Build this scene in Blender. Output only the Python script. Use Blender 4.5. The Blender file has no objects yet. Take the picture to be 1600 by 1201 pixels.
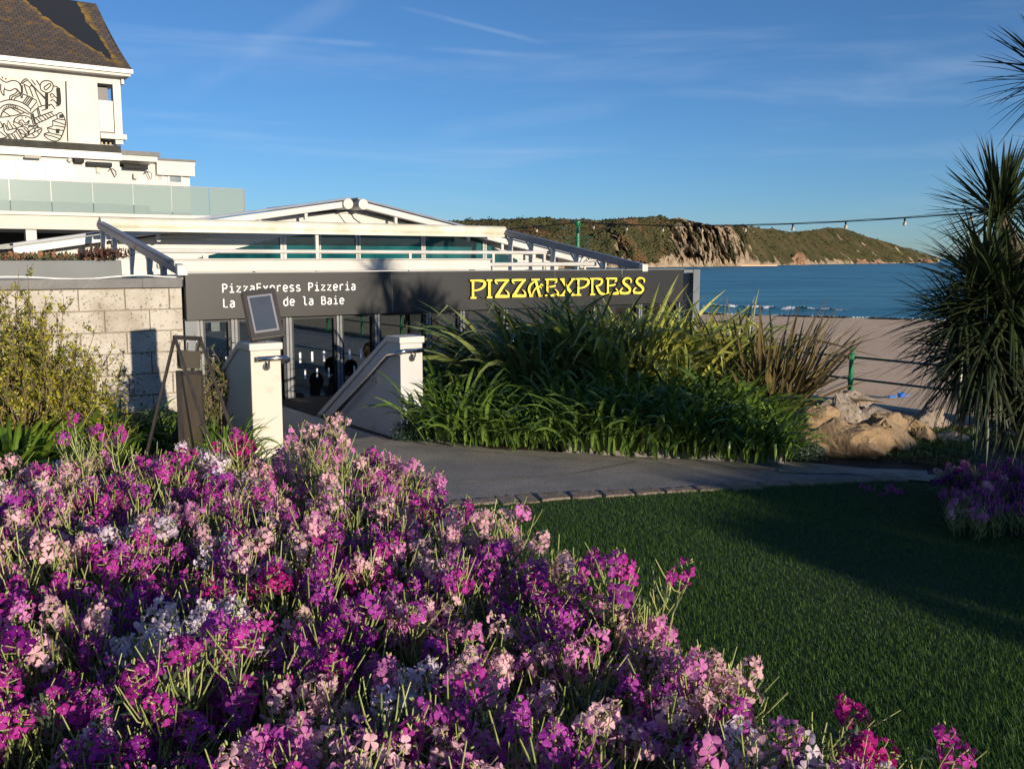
import bpy, math, random
import numpy as np
from mathutils import Vector, Matrix, noise
R = math.radians
random.seed(7)
rng = np.random.default_rng(7)
scene = bpy.context.scene
col = scene.collection

# ---------------------------------------------------------------- camera
CAMZ = 1.6
PITCH = math.atan(196/1500)
cam_d = bpy.data.cameras.new("camera")
cam = bpy.data.objects.new("camera", cam_d)
col.objects.link(cam)
cam.location = (0, 0, CAMZ)
cam.rotation_euler = (math.pi/2-PITCH, 0, 0)
cam_d.sensor_width = 36
cam_d.lens = 33.75
cam_d.clip_end = 60000
cam_d.clip_start = 0.05
scene.camera = cam

# ---------------------------------------------------------------- sky and sun
SUN_AZ = 141.9      # clockwise from +Y
SUN_EL = 9.3
def ray(px, py):
    x = (px-800)/1500; y = (600.5-py)/1500
    return Vector((x, math.cos(PITCH)+y*math.sin(PITCH), -math.sin(PITCH)+y*math.cos(PITCH)))
w = bpy.data.worlds.new("World"); scene.world = w; w.use_nodes = True
nt = w.node_tree; N = nt.nodes; LK = nt.links
bg = N['Background']
sky = N.new('ShaderNodeTexSky'); sky.sky_type = 'NISHITA'; sky.sun_disc = False
sky.sun_elevation = R(SUN_EL); sky.sun_rotation = R(SUN_AZ)
sky.air_density = 0.74; sky.dust_density = 0.2; sky.ozone_density = 4.6; sky.altitude = 0
tc = N.new('ShaderNodeTexCoord')
def vm(op, a, b=None):
    n = N.new('ShaderNodeVectorMath'); n.operation = op
    for i, q in enumerate((a, b)):
        if q is None: continue
        if hasattr(q, 'links') or hasattr(q, 'is_output'): LK.new(q, n.inputs[i])
        else: n.inputs[i].default_value = q
    return n
def mth(op, a, b=None, c=None, clamp=False):
    n = N.new('ShaderNodeMath'); n.operation = op; n.use_clamp = clamp
    for i, q in enumerate((a, b, c)):
        if q is None: continue
        if hasattr(q, 'is_output'): LK.new(q, n.inputs[i])
        else: n.inputs[i].default_value = q
    return n.outputs[0]
def smooth(v, a, b):
    n = N.new('ShaderNodeMapRange'); n.interpolation_type = 'SMOOTHSTEP'
    LK.new(v, n.inputs[0]); n.inputs[1].default_value = a; n.inputs[2].default_value = b
    return n.outputs[0]
gen = tc.outputs['Generated']
mp = N.new('ShaderNodeMapping'); LK.new(gen, mp.inputs[0]); mp.inputs['Rotation'].default_value = (0, R(-10), R(15)); mp.inputs['Scale'].default_value = (1.2, 2.0, 11)
nz = N.new('ShaderNodeTexNoise'); LK.new(mp.outputs[0], nz.inputs[0]); nz.inputs['Scale'].default_value = 2.2; nz.inputs['Detail'].default_value = 7; nz.inputs['Roughness'].default_value = .55; nz.inputs['Distortion'].default_value = .5
cirrus = mth('MULTIPLY', smooth(nz.outputs[0], .46, .82), .19)
total = cirrus
nz2 = N.new('ShaderNodeTexNoise'); LK.new(gen, nz2.inputs[0]); nz2.inputs['Scale'].default_value = 14; nz2.inputs['Detail'].default_value = 4
for (a, b, wid, s) in [((190, 43), (900, 92), .0042, .11), ((620, 10), (860, 70), .0035, .12), ((570, -20), (250, 165), .017, .08), ((640, 215), (1000, 160), .014, .06), ((1350, 90), (1600, 112), .012, .07)]:
    ra = ray(*a).normalized(); rb = ray(*b).normalized()
    n = ra.cross(rb).normalized(); mid = (ra+rb).normalized(); al = n.cross(mid).normalized(); half = abs(al.dot(rb))
    d = mth('ABSOLUTE', vm('DOT_PRODUCT', gen, tuple(n)).outputs['Value'])
    t = mth('ABSOLUTE', vm('DOT_PRODUCT', gen, tuple(al)).outputs['Value'])
    front = mth('GREATER_THAN', vm('DOT_PRODUCT', gen, tuple(mid)).outputs['Value'], 0.0)
    k = mth('MULTIPLY', mth('SUBTRACT', 1.0, smooth(d, wid*.1, wid)), mth('SUBTRACT', 1.0, smooth(t, half*.6, half*1.1)))
    k = mth('MULTIPLY', mth('MULTIPLY', k, front), mth('MULTIPLY', smooth(nz2.outputs[0], .3, .62), s))
    total = mth('ADD', total, k, clamp=True)
mix = N.new('ShaderNodeMixRGB'); LK.new(total, mix.inputs[0]); LK.new(sky.outputs[0], mix.inputs[1])
mix.inputs[2].default_value = (5.2, 6.0, 7.2, 1)
LK.new(mix.outputs[0], bg.inputs[0])
bg.inputs[1].default_value = 0.112

sd = bpy.data.lights.new("sun", 'SUN'); sd.energy = 5.0; sd.angle = R(.55); sd.color = (1, .86, .68)
so = bpy.data.objects.new("sun", sd); col.objects.link(so)
to_sun = Vector((math.sin(R(SUN_AZ))*math.cos(R(SUN_EL)), math.cos(R(SUN_AZ))*math.cos(R(SUN_EL)), math.sin(R(SUN_EL))))
so.rotation_euler = to_sun.to_track_quat('Z', 'Y').to_euler()
so.location = (20, -30, 20)
vs = scene.view_settings
vs.view_transform = 'Standard'; vs.look = 'None'; vs.exposure = 0.25; vs.gamma = 1

# ---------------------------------------------------------------- frames of reference (surveyed from the photograph)
U = Vector((.814, .581, 0)); Vv = Vector((-.581, .814, 0)); P0 = Vector((-3.53, 10.33, 0))
def L(u, v, z=0): return P0+U*u+Vv*v+Vector((0, 0, z))
def toL(p): d = Vector((p[0], p[1], 0))-P0; return d.dot(U), d.dot(Vv)
def hv(px, py, v):
    r = ray(px, py); o = Vector((0, 0, CAMZ))-P0
    t = (v-o.dot(Vv))/r.dot(Vv); p = Vector((0, 0, CAMZ))+r*t
    return (p-P0).dot(U), p.z
def hu(px, py, u):
    r = ray(px, py); o = Vector((0, 0, CAMZ))-P0
    t = (u-o.dot(U))/r.dot(U); p = Vector((0, 0, CAMZ))+r*t
    return (p-P0).dot(Vv), p.z
def hz(px, py, z=0):
    r = ray(px, py); t = (z-CAMZ)/r.z; return Vector((r.x*t, r.y*t, z))
def hd(px, py, D):
    r = ray(px, py); t = D/r.y; return Vector((r.x*t, D, CAMZ+r.z*t))
def S(wq, s, z=0): return Vector((.787*wq-.617*s, .617*wq+.787*s, z))   # s runs with the sunlight, wq across it

# ---------------------------------------------------------------- materials
def newmat(name):
    m = bpy.data.materials.new(name); m.use_nodes = True
    return m, m.node_tree.nodes, m.node_tree.links, m.node_tree.nodes['Principled BSDF']
def c4(c): return (c[0], c[1], c[2], 1)
def pm(name, base, var=None, vs_=4, rough=.6, metal=0, bump=0, bs=60, spec=.5, island=0, transl=0, tcol=None, obr=0, ramp=(.35, .65), fine=None, fs=90, fine_lo=.6, fine_hi=.7, detail=6, bd=.02):
    m, n, l, b = newmat(name)
    geo = n.new('ShaderNodeNewGeometry')
    def noi(scale, det=detail, rg=.6):
        q = n.new('ShaderNodeTexNoise'); l.new(geo.outputs['Position'], q.inputs[0]); q.inputs['Scale'].default_value = scale; q.inputs['Detail'].default_value = det; q.inputs['Roughness'].default_value = rg; return q
    def rmp(v, a, bb):
        q = n.new('ShaderNodeMapRange'); l.new(v, q.inputs[0]); q.inputs[1].default_value = a; q.inputs[2].default_value = bb; return q.outputs[0]
    cur = n.new('ShaderNodeRGB'); cur.outputs[0].default_value = c4(base); out = cur.outputs[0]
    def mixc(f, a, c, typ='MIX'):
        q = n.new('ShaderNodeMixRGB'); q.blend_type = typ; l.new(f, q.inputs[0]) if hasattr(f, 'is_output') else setattr(q.inputs[0], 'default_value', f)
        l.new(a, q.inputs[1]) if hasattr(a, 'is_output') else setattr(q.inputs[1], 'default_value', a)
        l.new(c, q.inputs[2]) if hasattr(c, 'is_output') else setattr(q.inputs[2], 'default_value', c)
        return q.outputs[0]
    if var is not None:
        if island: f = geo.outputs['Random Per Island']
        else: f = rmp(noi(vs_).outputs[0], *ramp)
        out = mixc(f, out, c4(var))
    if fine is not None:
        out = mixc(rmp(noi(fs, 3).outputs[0], fine_lo, fine_hi), out, c4(fine))
    if obr:
        oi = n.new('ShaderNodeObjectInfo'); h = n.new('ShaderNodeHueSaturation'); l.new(out, h.inputs['Color'])
        mr = n.new('ShaderNodeMapRange'); l.new(oi.outputs['Random'], mr.inputs[0]); mr.inputs[3].default_value = 1-obr; mr.inputs[4].default_value = 1+obr; l.new(mr.outputs[0], h.inputs['Value'])
        out = h.outputs[0]
    l.new(out, b.inputs['Base Color']); b.inputs['Roughness'].default_value = rough; b.inputs['Metallic'].default_value = metal
    b.inputs['Specular IOR Level'].default_value = spec
    if bump:
        bp = n.new('ShaderNodeBump'); bp.inputs['Strength'].default_value = bump; bp.inputs['Distance'].default_value = bd; l.new(noi(bs, 6).outputs[0], bp.inputs['Height']); l.new(bp.outputs[0], b.inputs['Normal'])
    if transl:
        tr = n.new('ShaderNodeBsdfTranslucent'); mx = n.new('ShaderNodeMixShader'); mx.inputs[0].default_value = transl
        if tcol: tr.inputs[0].default_value = c4(tcol)
        else: l.new(out, tr.inputs[0])
        l.new(b.outputs[0], mx.inputs[1]); l.new(tr.outputs[0], mx.inputs[2]); l.new(mx.outputs[0], n['Material Output'].inputs[0])
    return m
def glassmat(name, tint=(.5, .6, .6), refl=.12, rough=.02, alpha_add=0.0):
    m, n, l, b = newmat(name); n.remove(b)
    tr = n.new('ShaderNodeBsdfTransparent'); tr.inputs[0].default_value = c4(tint)
    gl = n.new('ShaderNodeBsdfGlossy'); gl.inputs['Roughness'].default_value = rough
    fr = n.new('ShaderNodeFresnel'); fr.inputs[0].default_value = 1.5
    ad = n.new('ShaderNodeMath'); ad.operation = 'ADD'; l.new(fr.outputs[0], ad.inputs[0]); ad.inputs[1].default_value = refl-.04; ad.use_clamp = True
    mx = n.new('ShaderNodeMixShader'); l.new(ad.outputs[0], mx.inputs[0]); l.new(tr.outputs[0], mx.inputs[1]); l.new(gl.outputs[0], mx.inputs[2])
    l.new(mx.outputs[0], n['Material Output'].inputs[0]); return m

# ---------------------------------------------------------------- mesh building
class MB:
    def __init__(s, xf=None): s.v = []; s.f = []; s.m = []; s.xf = xf
    def add(s, vs_, fs, mi=0):
        o = len(s.v)
        if s.xf: vs_ = [s.xf(*p) for p in vs_]
        s.v.extend([tuple(p) for p in vs_]); s.f.extend([tuple(i+o for i in f) for f in fs]); s.m.extend([mi]*len(fs))
    def box(s, a, b, mi=0):
        x0, y0, z0 = a; x1, y1, z1 = b
        s.add([(x0, y0, z0), (x1, y0, z0), (x1, y1, z0), (x0, y1, z0), (x0, y0, z1), (x1, y0, z1), (x1, y1, z1), (x0, y1, z1)],
              [(0, 3, 2, 1), (4, 5, 6, 7), (0, 1, 5, 4), (1, 2, 6, 5), (2, 3, 7, 6), (3, 0, 4, 7)], mi)
    def prism(s, poly, v0, v1, mi=0):     # poly in (u,z), extruded along v
        n = len(poly)
        vs_ = [(p[0], v0, p[1]) for p in poly]+[(p[0], v1, p[1]) for p in poly]
        fs = [tuple(range(n)), tuple(range(2*n-1, n-1, -1))]+[((i+1) % n, i, n+i, n+(i+1) % n) for i in range(n)]
        s.add(vs_, fs, mi)
    def flat(s, poly, z0, z1, mi=0):      # poly in (x,y)
        n = len(poly)
        vs_ = [(p[0], p[1], z1) for p in poly]+[(p[0], p[1], z0) for p in poly]
        s.add(vs_, [tuple(range(n)), tuple(range(2*n-1, n-1, -1))]+[((i+1) % n, i, n+i, n+(i+1) % n) for i in range(n)], mi)
    def beam(s, a, b, w_, h, mi=0, up=(0, 0, 1)):
        a = Vector(a); b = Vector(b); d = (b-a).normalized(); up = Vector(up)
        sd_ = d.cross(up)
        if sd_.length < 1e-4: sd_ = d.cross(Vector((1, 0, 0)))
        sd_.normalize(); up = sd_.cross(d)
        vs_ = []
        for p in (a, b):
            for q, r_ in ((-1, -1), (1, -1), (1, 1), (-1, 1)): vs_.append(p+sd_*(q*w_/2)+up*(r_*h/2))
        s.add(vs_, [(0, 1, 2, 3), (7, 6, 5, 4), (0, 4, 5, 1), (1, 5, 6, 2), (2, 6, 7, 3), (3, 7, 4, 0)], mi)
    def tube(s, pts, r, n=8, mi=0, caps=True):
        pts = [Vector(p) for p in pts]; k = len(pts)
        rs = r if isinstance(r, (list, tuple)) else [r]*k
        vs_ = []; prev = None
        for i, p in enumerate(pts):
            d = (pts[min(i+1, k-1)]-pts[max(i-1, 0)]).normalized()
            if prev is None:
                a = d.cross(Vector((0, 0, 1)));
                if a.length < .05: a = d.cross(Vector((1, 0, 0)))
            else: a = prev-d*prev.dot(d)
            a.normalize(); prev = a; b = d.cross(a)
            for j in range(n):
                t = 2*math.pi*j/n; vs_.append(p+(a*math.cos(t)+b*math.sin(t))*rs[i])
        fs = [(i*n+j, i*n+(j+1) % n, (i+1)*n+(j+1) % n, (i+1)*n+j) for i in range(k-1) for j in range(n)]
        if caps: fs += [tuple(range(n-1, -1, -1)), tuple(range((k-1)*n, k*n))]
        s.add(vs_, fs, mi)
    def lathe(s, c, prof, n=16, mi=0):    # prof [(r,z)]
        vs_ = []; k = len(prof)
        for r_, z in prof:
            for j in range(n):
                t = 2*math.pi*j/n; vs_.append((c[0]+r_*math.cos(t), c[1]+r_*math.sin(t), c[2]+z))
        fs = [(i*n+j, i*n+(j+1) % n, (i+1)*n+(j+1) % n, (i+1)*n+j) for i in range(k-1) for j in range(n)]
        fs += [tuple(range(n-1, -1, -1)), tuple(range((k-1)*n, k*n))]
        s.add(vs_, fs, mi)
    def ell(s, c, r3, n=10, k=7, mi=0, rot=None):
        vs_ = []; c = Vector(c)
        for i in range(k+1):
            ph = math.pi*i/k
            for j in range(n):
                t = 2*math.pi*j/n; p = Vector((r3[0]*math.sin(ph)*math.cos(t), r3[1]*math.sin(ph)*math.sin(t), r3[2]*math.cos(ph)))
                if rot: p = rot @ p
                vs_.append(c+p)
        s.add(vs_, [(i*n+(j+1) % n, i*n+j, (i+1)*n+j, (i+1)*n+(j+1) % n) for i in range(k) for j in range(n)], mi)
    def strap(s, base, az, e0, length, width, droop, seg=7, mi=0, fold=.25, kink=None, taper=.7, twist=0.):
        # strap leaf: starts at elevation e0, elevation falls by droop over its length
        p = Vector(base); vs_ = []; e = e0; stp = length/seg
        h = Vector((math.cos(az), math.sin(az), 0)); sd0 = Vector((-math.sin(az), math.cos(az), 0))
        for i in range(seg+1):
            t = i/seg
            ee = e0-droop*t**1.4
            if kink and t > kink: ee -= 1.1
            d = h*math.cos(ee)+Vector((0, 0, math.sin(ee))); up = d.cross(sd0)*-1
            a = twist*t
            sd_ = sd0*math.cos(a)+up*math.sin(a)
            wd = width*(min(1, .55+t*2.2))*(1-max(0, (t-taper)/(1-taper))**1.6)*.5+.0004
            vs_ += [p-sd_*wd+up*wd*fold, p, p+sd_*wd+up*wd*fold]
            p = p+d*stp
        fs = []
        for i in range(seg):
            o = i*3; fs += [(o, o+1, o+4, o+3), (o+1, o+2, o+5, o+4)]
        s.add(vs_, fs, mi)
    def build(s, name, mats, parent=None, smooth=False, bevel=0, loc=None):
        me = bpy.data.meshes.new(name)
        off = Vector(parent.get('_o', (0, 0, 0))) if parent is not None else Vector((0, 0, 0))
        org = off+(Vector(loc)-off if loc is not None else Vector((0, 0, 0)))
        v = np.array(s.v, dtype=float).reshape(-1, 3)-np.array(org)
        me.from_pydata(v.tolist(), [], s.f)
        for m in (mats if isinstance(mats, (list, tuple)) else [mats]): me.materials.append(m)
        me.polygons.foreach_set('material_index', s.m)
        if smooth: me.polygons.foreach_set('use_smooth', [True]*len(s.f))
        me.update()
        o = bpy.data.objects.new(name, me); col.objects.link(o)
        if parent is not None: o.parent = parent
        o.location = org-off
        o['_o'] = tuple(org)
        if bevel:
            b = o.modifiers.new('bevel', 'BEVEL'); b.width = bevel; b.segments = 2; b.limit_method = 'ANGLE'; b.angle_limit = R(40)
        return o
def np_mesh(name, verts, nper, faces_tpl, mats, parent=None, smooth=False, mi=None):
    """verts (K, nper, 3); faces_tpl list of quads or tris of one element"""
    K = len(verts); off = np.array(parent.get('_o', (0, 0, 0))) if parent is not None else np.zeros(3)
    v = (verts.reshape(-1, 3)-off)
    ft = np.array(faces_tpl); fl = ft.shape[1]
    f = (ft[None]+(np.arange(K)*nper)[:, None, None]).reshape(-1, fl)
    me = bpy.data.meshes.new(name); me.vertices.add(len(v)); me.vertices.foreach_set('co', v.ravel().astype(np.float32))
    me.loops.add(f.size); me.loops.foreach_set('vertex_index', f.ravel().astype(np.int32))
    me.polygons.add(len(f)); me.polygons.foreach_set('loop_start', np.arange(0, f.size, fl, dtype=np.int32)); me.polygons.foreach_set('loop_total', np.full(len(f), fl, dtype=np.int32))
    for m in (mats if isinstance(mats, (list, tuple)) else [mats]): me.materials.append(m)
    if mi is not None: me.polygons.foreach_set('material_index', np.repeat(mi, len(ft)).astype(np.int32))
    if smooth: me.polygons.foreach_set('use_smooth', np.ones(len(f), dtype=bool))
    me.update(calc_edges=True); me.validate()
    o = bpy.data.objects.new(name, me); col.objects.link(o)
    if parent is not None: o.parent = parent
    o['_o'] = tuple(off)
    return o
def leafcards(name, pts, size, mat, parent=None, elong=2.2, up=0.3, mi=None, jitter=.4):
    K = len(pts); pts = np.asarray(pts)
    d = rng.normal(size=(K, 3)); d[:, 2] += up; d /= np.linalg.norm(d, axis=1)[:, None]
    q = rng.normal(size=(K, 3)); sdv = np.cross(d, q); sdv /= np.linalg.norm(sdv, axis=1)[:, None]
    nn = np.cross(d, sdv)
    sz = size*(1+jitter*rng.uniform(-1, 1, K))[:, None]
    wv = sz/elong
    a = pts; b = pts+d*sz*.5+sdv*wv*.5+nn*wv*.12; c = pts+d*sz; e = pts+d*sz*.5-sdv*wv*.5+nn*wv*.12
    return np_mesh(name, np.stack([a, b, c, e], 1), 4, [(0, 1, 2, 3)], mat, parent, mi=mi)
def thing(name, label, cat, loc=(0, 0, 0), group=None):
    o = bpy.data.objects.new(name, None); col.objects.link(o); o.location = loc; o.empty_display_size = .1
    o['label'] = label; o['category'] = cat; o['_o'] = tuple(loc)
    if group: o['group'] = group
    return o
def tag(o, label, cat, group=None, kind=None):
    o['label'] = label; o['category'] = cat
    if group: o['group'] = group
    if kind: o['kind'] = kind
    return o
def struct(o): o['kind'] = 'structure'; return o
def stuff(o, label, cat): o['kind'] = 'stuff'; o['label'] = label; o['category'] = cat; return o
def dup(root, loc, rz=0, sc=1.0, label=None, group=None):
    r = root.copy(); col.objects.link(r); r.location = loc; r.rotation_euler = (0, 0, rz); r.scale = (sc, sc, sc)
    if label: r['label'] = label
    if group: r['group'] = group
    for ch in list(root.children):
        c = ch.copy(); col.objects.link(c); c.parent = r
        for g in ch.children:
            d = g.copy(); col.objects.link(d); d.parent = c
    return r
def remove_tree(root):
    for ch in list(root.children): bpy.data.objects.remove(ch)
    bpy.data.objects.remove(root)
def fb(p, sc=1.0, oct=5): return noise.fractal(Vector(p)*sc, 1.0, 2.0, oct)
# ---------------------------------------------------------------- ground, beach, sea
M_soil = pm('soil', (.035, .025, .018), (.07, .05, .035), 9, .95, bump=.6, bs=40)
M_lawnbase = pm('lawn_base', (.012, .032, .008), (.022, .05, .010), 6, .95, bump=.5, bs=180, fine=(.03, .055, .014), fs=300, fine_lo=.45, fine_hi=.6)
M_path = pm('path_aggregate', (.26, .25, .24), (.46, .42, .36), 1.6, .85, bump=.7, bs=120, fine=(.10, .10, .105), fs=110, fine_lo=.48, fine_hi=.62, ramp=(.4, .75))
M_pale = pm('pale_concrete', (.36, .33, .28), (.24, .22, .19), 5, .85, bump=.3, bs=60, fine=(.15, .14, .12), fs=35, fine_lo=.6, fine_hi=.75)
M_prom = pm('promenade_concrete', (.50, .48, .45), (.38, .36, .33), 2, .85, bump=.15, bs=30)
M_stone = pm('edging_stone', (.30, .24, .18), (.20, .155, .12), 14, .85, bump=.7, bs=45, fine=(.12, .10, .08), fs=40, fine_lo=.55, fine_hi=.7)
def gh(u, v):
    def ss(a, b, x): t = min(1, max(0, (x-a)/(b-a))); return t*t*(3-2*t)
    z = -1.2*ss(5.35, 7.2, u)
    z += .05*math.exp(-((u-4.75)/.7)**2-((v+4.6)/1.3)**2)
    return z
us = sorted(set(list(np.arange(-40, -8, 4.))+list(np.arange(-8, 3.6, .4))+list(np.arange(3.6, 7.6, .12))+[-.2, .92, 7.6]))
vs2 = sorted(set(list(np.arange(-60, -12, 4.))+list(np.arange(-12, -.1, .3))+[-3.02, 0.0]))
mb = MB(lambda u, v, z: L(u, v, z))
nu, nv = len(us), len(vs2)
mb.add([(u, v, gh(u, v)+(.03*fb((u, v, 0), 1.5) if 4 < u < 7.4 else 0)) for u in us for v in vs2],
       [(i*nv+j, (i+1)*nv+j, (i+1)*nv+j+1, i*nv+j+1) for i in range(nu-1) for j in range(nv-1)
        if not (us[i] > -.21 and us[i+1] < .93 and vs2[j] > -3.03)])
struct(mb.build('ground', M_soil, smooth=True))
# promenade below the garden and the sea wall
mb = MB(L)
mb.box((7.58, -60, -1.5), (12.9, 140, -1.2)); mb.box((-120, .3, -1.5), (7.58, 140, -1.204))
struct(mb.build('promenade', M_prom))
mb = MB(L); mb.box((12.55, -60, -3.6), (12.9, 140, -1.504)); mb.box((12.5, -60, -1.196), (12.85, 140, -1.10))
struct(mb.build('sea_wall', M_pale))
# beach: firm sand falling to the water line
M_sand = pm('beach_sand', (.88, .61, .37), (.78, .52, .31), .25, .95, bump=.25, bs=6, fine=(.55, .40, .27), fs=3.2, fine_lo=.55, fine_hi=.75)
A = Vector((17.2, 91)); B = Vector((34, 82)); sh = (B-A).normalized(); shn = Vector((-sh.y, sh.x))
if shn.y < 0: shn = -shn
def shore(a, b, z): p = A+sh*a+shn*b; return (p.x, p.y, z)      # a along the shore, b out to sea
mb = MB(); rows = [-90, -70, -50, -35, -20, -10, -5, -2, 0, 2, 6, 12]; aa = list(np.arange(-160, 200, 6.))
def sz(a, b): return -3.0-.5*max(0, (b+75)/75)**1.3+.0*a+.035*fb((a*.1, b*.2, 0))*(1 if b < -3 else 0)
mb.add([shore(a+1.2*fb((a*.15, 3, 1))*1.5, b, sz(a, b)) for a in aa for b in rows], [(i*len(rows)+j, (i+1)*len(rows)+j, (i+1)*len(rows)+j+1, i*len(rows)+j+1) for i in range(len(aa)-1) for j in range(len(rows)-1)])
struct(mb.build('beach', M_sand, smooth=True))
mb = MB(); mb.add([(-3000, -200, -3.75), (3000, -200, -3.75), (3000, 60, -3.75), (-3000, 60, -3.75)], [(0, 1, 2, 3)]); struct(mb.build('ground', M_soil))
# sea
m, n, l, b = newmat('sea_water')
geo = n.new('ShaderNodeNewGeometry'); mpp = n.new('ShaderNodeMapping'); l.new(geo.outputs['Position'], mpp.inputs[0]); mpp.inputs['Rotation'].default_value = (0, 0, math.atan2(-sh.y, sh.x)); mpp.inputs['Scale'].default_value = (.35, 1, 1)
n1 = n.new('ShaderNodeTexNoise'); l.new(mpp.outputs[0], n1.inputs[0]); n1.inputs['Scale'].default_value = .28; n1.inputs['Detail'].default_value = 10; n1.inputs['Roughness'].default_value = .62
bp = n.new('ShaderNodeBump'); bp.inputs['Strength'].default_value = 1; bp.inputs['Distance'].default_value = 1.3; l.new(n1.outputs[0], bp.inputs['Height']); l.new(bp.outputs[0], b.inputs['Normal'])
n2 = n.new('ShaderNodeTexNoise'); l.new(mpp.outputs[0], n2.inputs[0]); n2.inputs['Scale'].default_value = .10; n2.inputs['Detail'].default_value = 7
mx = n.new('ShaderNodeMixRGB'); mrx = n.new('ShaderNodeMapRange'); l.new(n2.outputs[0], mrx.inputs[0]); mrx.inputs[1].default_value = .38; mrx.inputs[2].default_value = .62; l.new(mrx.outputs[0], mx.inputs[0]); mx.inputs[1].default_value = (.02, .15, .22, 1); mx.inputs[2].default_value = (.07, .29, .37, 1); l.new(mx.outputs[0], b.inputs['Base Color'])
b.inputs['Roughness'].default_value = .30; b.inputs['IOR'].default_value = 1.33
M_sea = m
mb = MB(); ar = [-6000, -1500, -500]+list(np.arange(-200, 260, 2.5))+[500, 1500, 6000]; br = [-1.5, 0, 1.5, 3, 4.5, 6, 7.5, 8.5, 9.5, 10.5, 11.5, 13, 15, 18, 21, 22, 23, 24, 26, 30, 40, 60, 100, 200, 500, 1500, 5000, 15000, 45000]
def seaz(a, b_):
    z = -3.5
    z += .34*math.exp(-((b_-9.5-1.0*fb((a*.06, 0, 5)))/1.3)**2)*(.7+.6*fb((a*.03, 2, 1)))
    z += .05*math.exp(-((b_-23-2*fb((a*.03, 7, 5)))/1.2)**2)
    return z
mb.add([shore(a, b_, seaz(a, b_) if abs(a) < 300 else -3.5) for a in ar for b_ in br], [(i*len(br)+j, (i+1)*len(br)+j, (i+1)*len(br)+j+1, i*len(br)+j+1) for i in range(len(ar)-1) for j in range(len(br)-1)])
struct(mb.build('sea', M_sea, smooth=True))
# surf: broken foam along the wave
M_foam = pm('foam', (.8, .82, .84), (.65, .7, .74), 3, .7, bump=.4, bs=8)
pts = []
mbf = MB(); fq = {}
for i in range(420):
    for j in range(16):
        a = -14+i*.066; o_ = 1.0*fb((a*.06, 0, 5)); b_ = 8.2+o_+j*.16
        crest = math.exp(-((j-8)/3.2)**2); env = max(0, min(1, (13-a)/5))
        hgt_ = (.10+.26*abs(fb((a*.9, b_*.9, 8), 1, 4)))*crest*env
        mbf.add([shore(a+.05*fb((a*3, b_*3, 1)), b_+.05*fb((a*3, b_*3, 4)), seaz(a, b_)-.02+hgt_)], []); fq[i, j] = fb((a*.8, b_*1.2, 2), 1, 5)+.55*crest*env-.28
mbf.f = [(i*16+j, (i+1)*16+j, (i+1)*16+j+1, i*16+j+1) for i in range(419) for j in range(15) if fq[i, j] > 0]; mbf.m = [0]*len(mbf.f)
stuff(mbf.build('breaking_wave', M_foam, smooth=True), 'white foam of the small wave breaking off the beach', 'wave')
for i in range(1800):
    a = -40+100*random.random(); b_ = .6+.5*fb((a*.2, 4, 0))+random.gauss(0, .12)
    if fb((a*.12, 9, 0)) > -.1: pts.append(shore(a, b_, -3.49))
pv = np.array(pts); K = len(pv)
oc = np.array([(1, 0, 0), (0, 1, 0), (-1, 0, 0), (0, -1, 0), (0, 0, .9), (0, 0, -.6)])*.5
scl = rng.uniform(.05, .17, (K, 1, 1))*np.array([1.8, 1, .8])
stuff(np_mesh('surf', pv[:, None, :]+oc[None]*scl, 6, [(0, 1, 4), (1, 2, 4), (2, 3, 4), (3, 0, 4), (1, 0, 5), (2, 1, 5), (3, 2, 5), (0, 3, 5)], M_foam), 'thin white foam lapping along the water line of the sandy beach', 'surf')
M_weed = pm('seaweed', (.012, .012, .014), (.03, .026, .02), 3, .8, bump=.5, bs=12)
pts = []
for i in range(2600):
    a = -30+90*random.random(); b_ = -1.2+.7*fb((a*.13, 1, 1))+random.gauss(0, .22)
    if fb((a*.35, 5, b_*.2)) > -.05: pts.append(shore(a, b_, -3.44))
pv = np.array(pts); K = len(pv); scl = rng.uniform(.12, .5, (K, 1, 1))*np.array([1.7, 1, .5])
stuff(np_mesh('seaweed', pv[:, None, :]+oc[None]*scl, 6, [(0, 1, 4), (1, 2, 4), (2, 3, 4), (3, 0, 4), (1, 0, 5), (2, 1, 5), (3, 2, 5), (0, 3, 5)], M_weed), 'dark line of seaweed washed up along the shore', 'seaweed')

# ---------------------------------------------------------------- headland across the bay
HP = [(560, 356, 400, 90), (640, 352, 420, 90), (720, 352, 440, 90), (760, 351, 450, 90), (800, 350, 465, 90), (850, 348, 490, 85), (900, 350, 520, 80), (950, 349, 550, 70), (980, 348, 570, 60), (1010, 347, 590, 50), (1040, 345, 610, 40), (1063, 342, 625, 36), (1090, 348, 640, 36), (1114, 352, 655, 40), (1145, 352, 680, 60), (1183, 356, 730, 90), (1230, 362, 800, 110), (1261, 360, 860, 130), (1292, 356, 920, 140), (1324, 359, 970, 140), (1355, 370, 1020, 130), (1386, 379, 1080, 110), (1417, 388, 1150, 80), (1449, 398, 1230, 50), (1468, 403, 1290, 25)]
def hp(px):
    for i in range(len(HP)-1):
        a, b_ = HP[i], HP[i+1]
        if a[0] <= px <= b_[0]:
            t = (px-a[0])/(b_[0]-a[0]); q = [a[k]+(b_[k]-a[k])*t for k in range(4)]; q[1] += 4*max(0, min(1, (1020-px)/80)); return q
    return list(HP[-1])
m, n, l, b = newmat('headland')
geo = n.new('ShaderNodeNewGeometry'); at = n.new('ShaderNodeAttribute'); at.attribute_name = 'rock'
def nzz(s, d=8):
    q = n.new('ShaderNodeTexNoise'); l.new(geo.outputs['Position'], q.inputs[0]); q.inputs['Scale'].default_value = s; q.inputs['Detail'].default_value = d; q.inputs['Roughness'].default_value = .65; return q.outputs[0]
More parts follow.
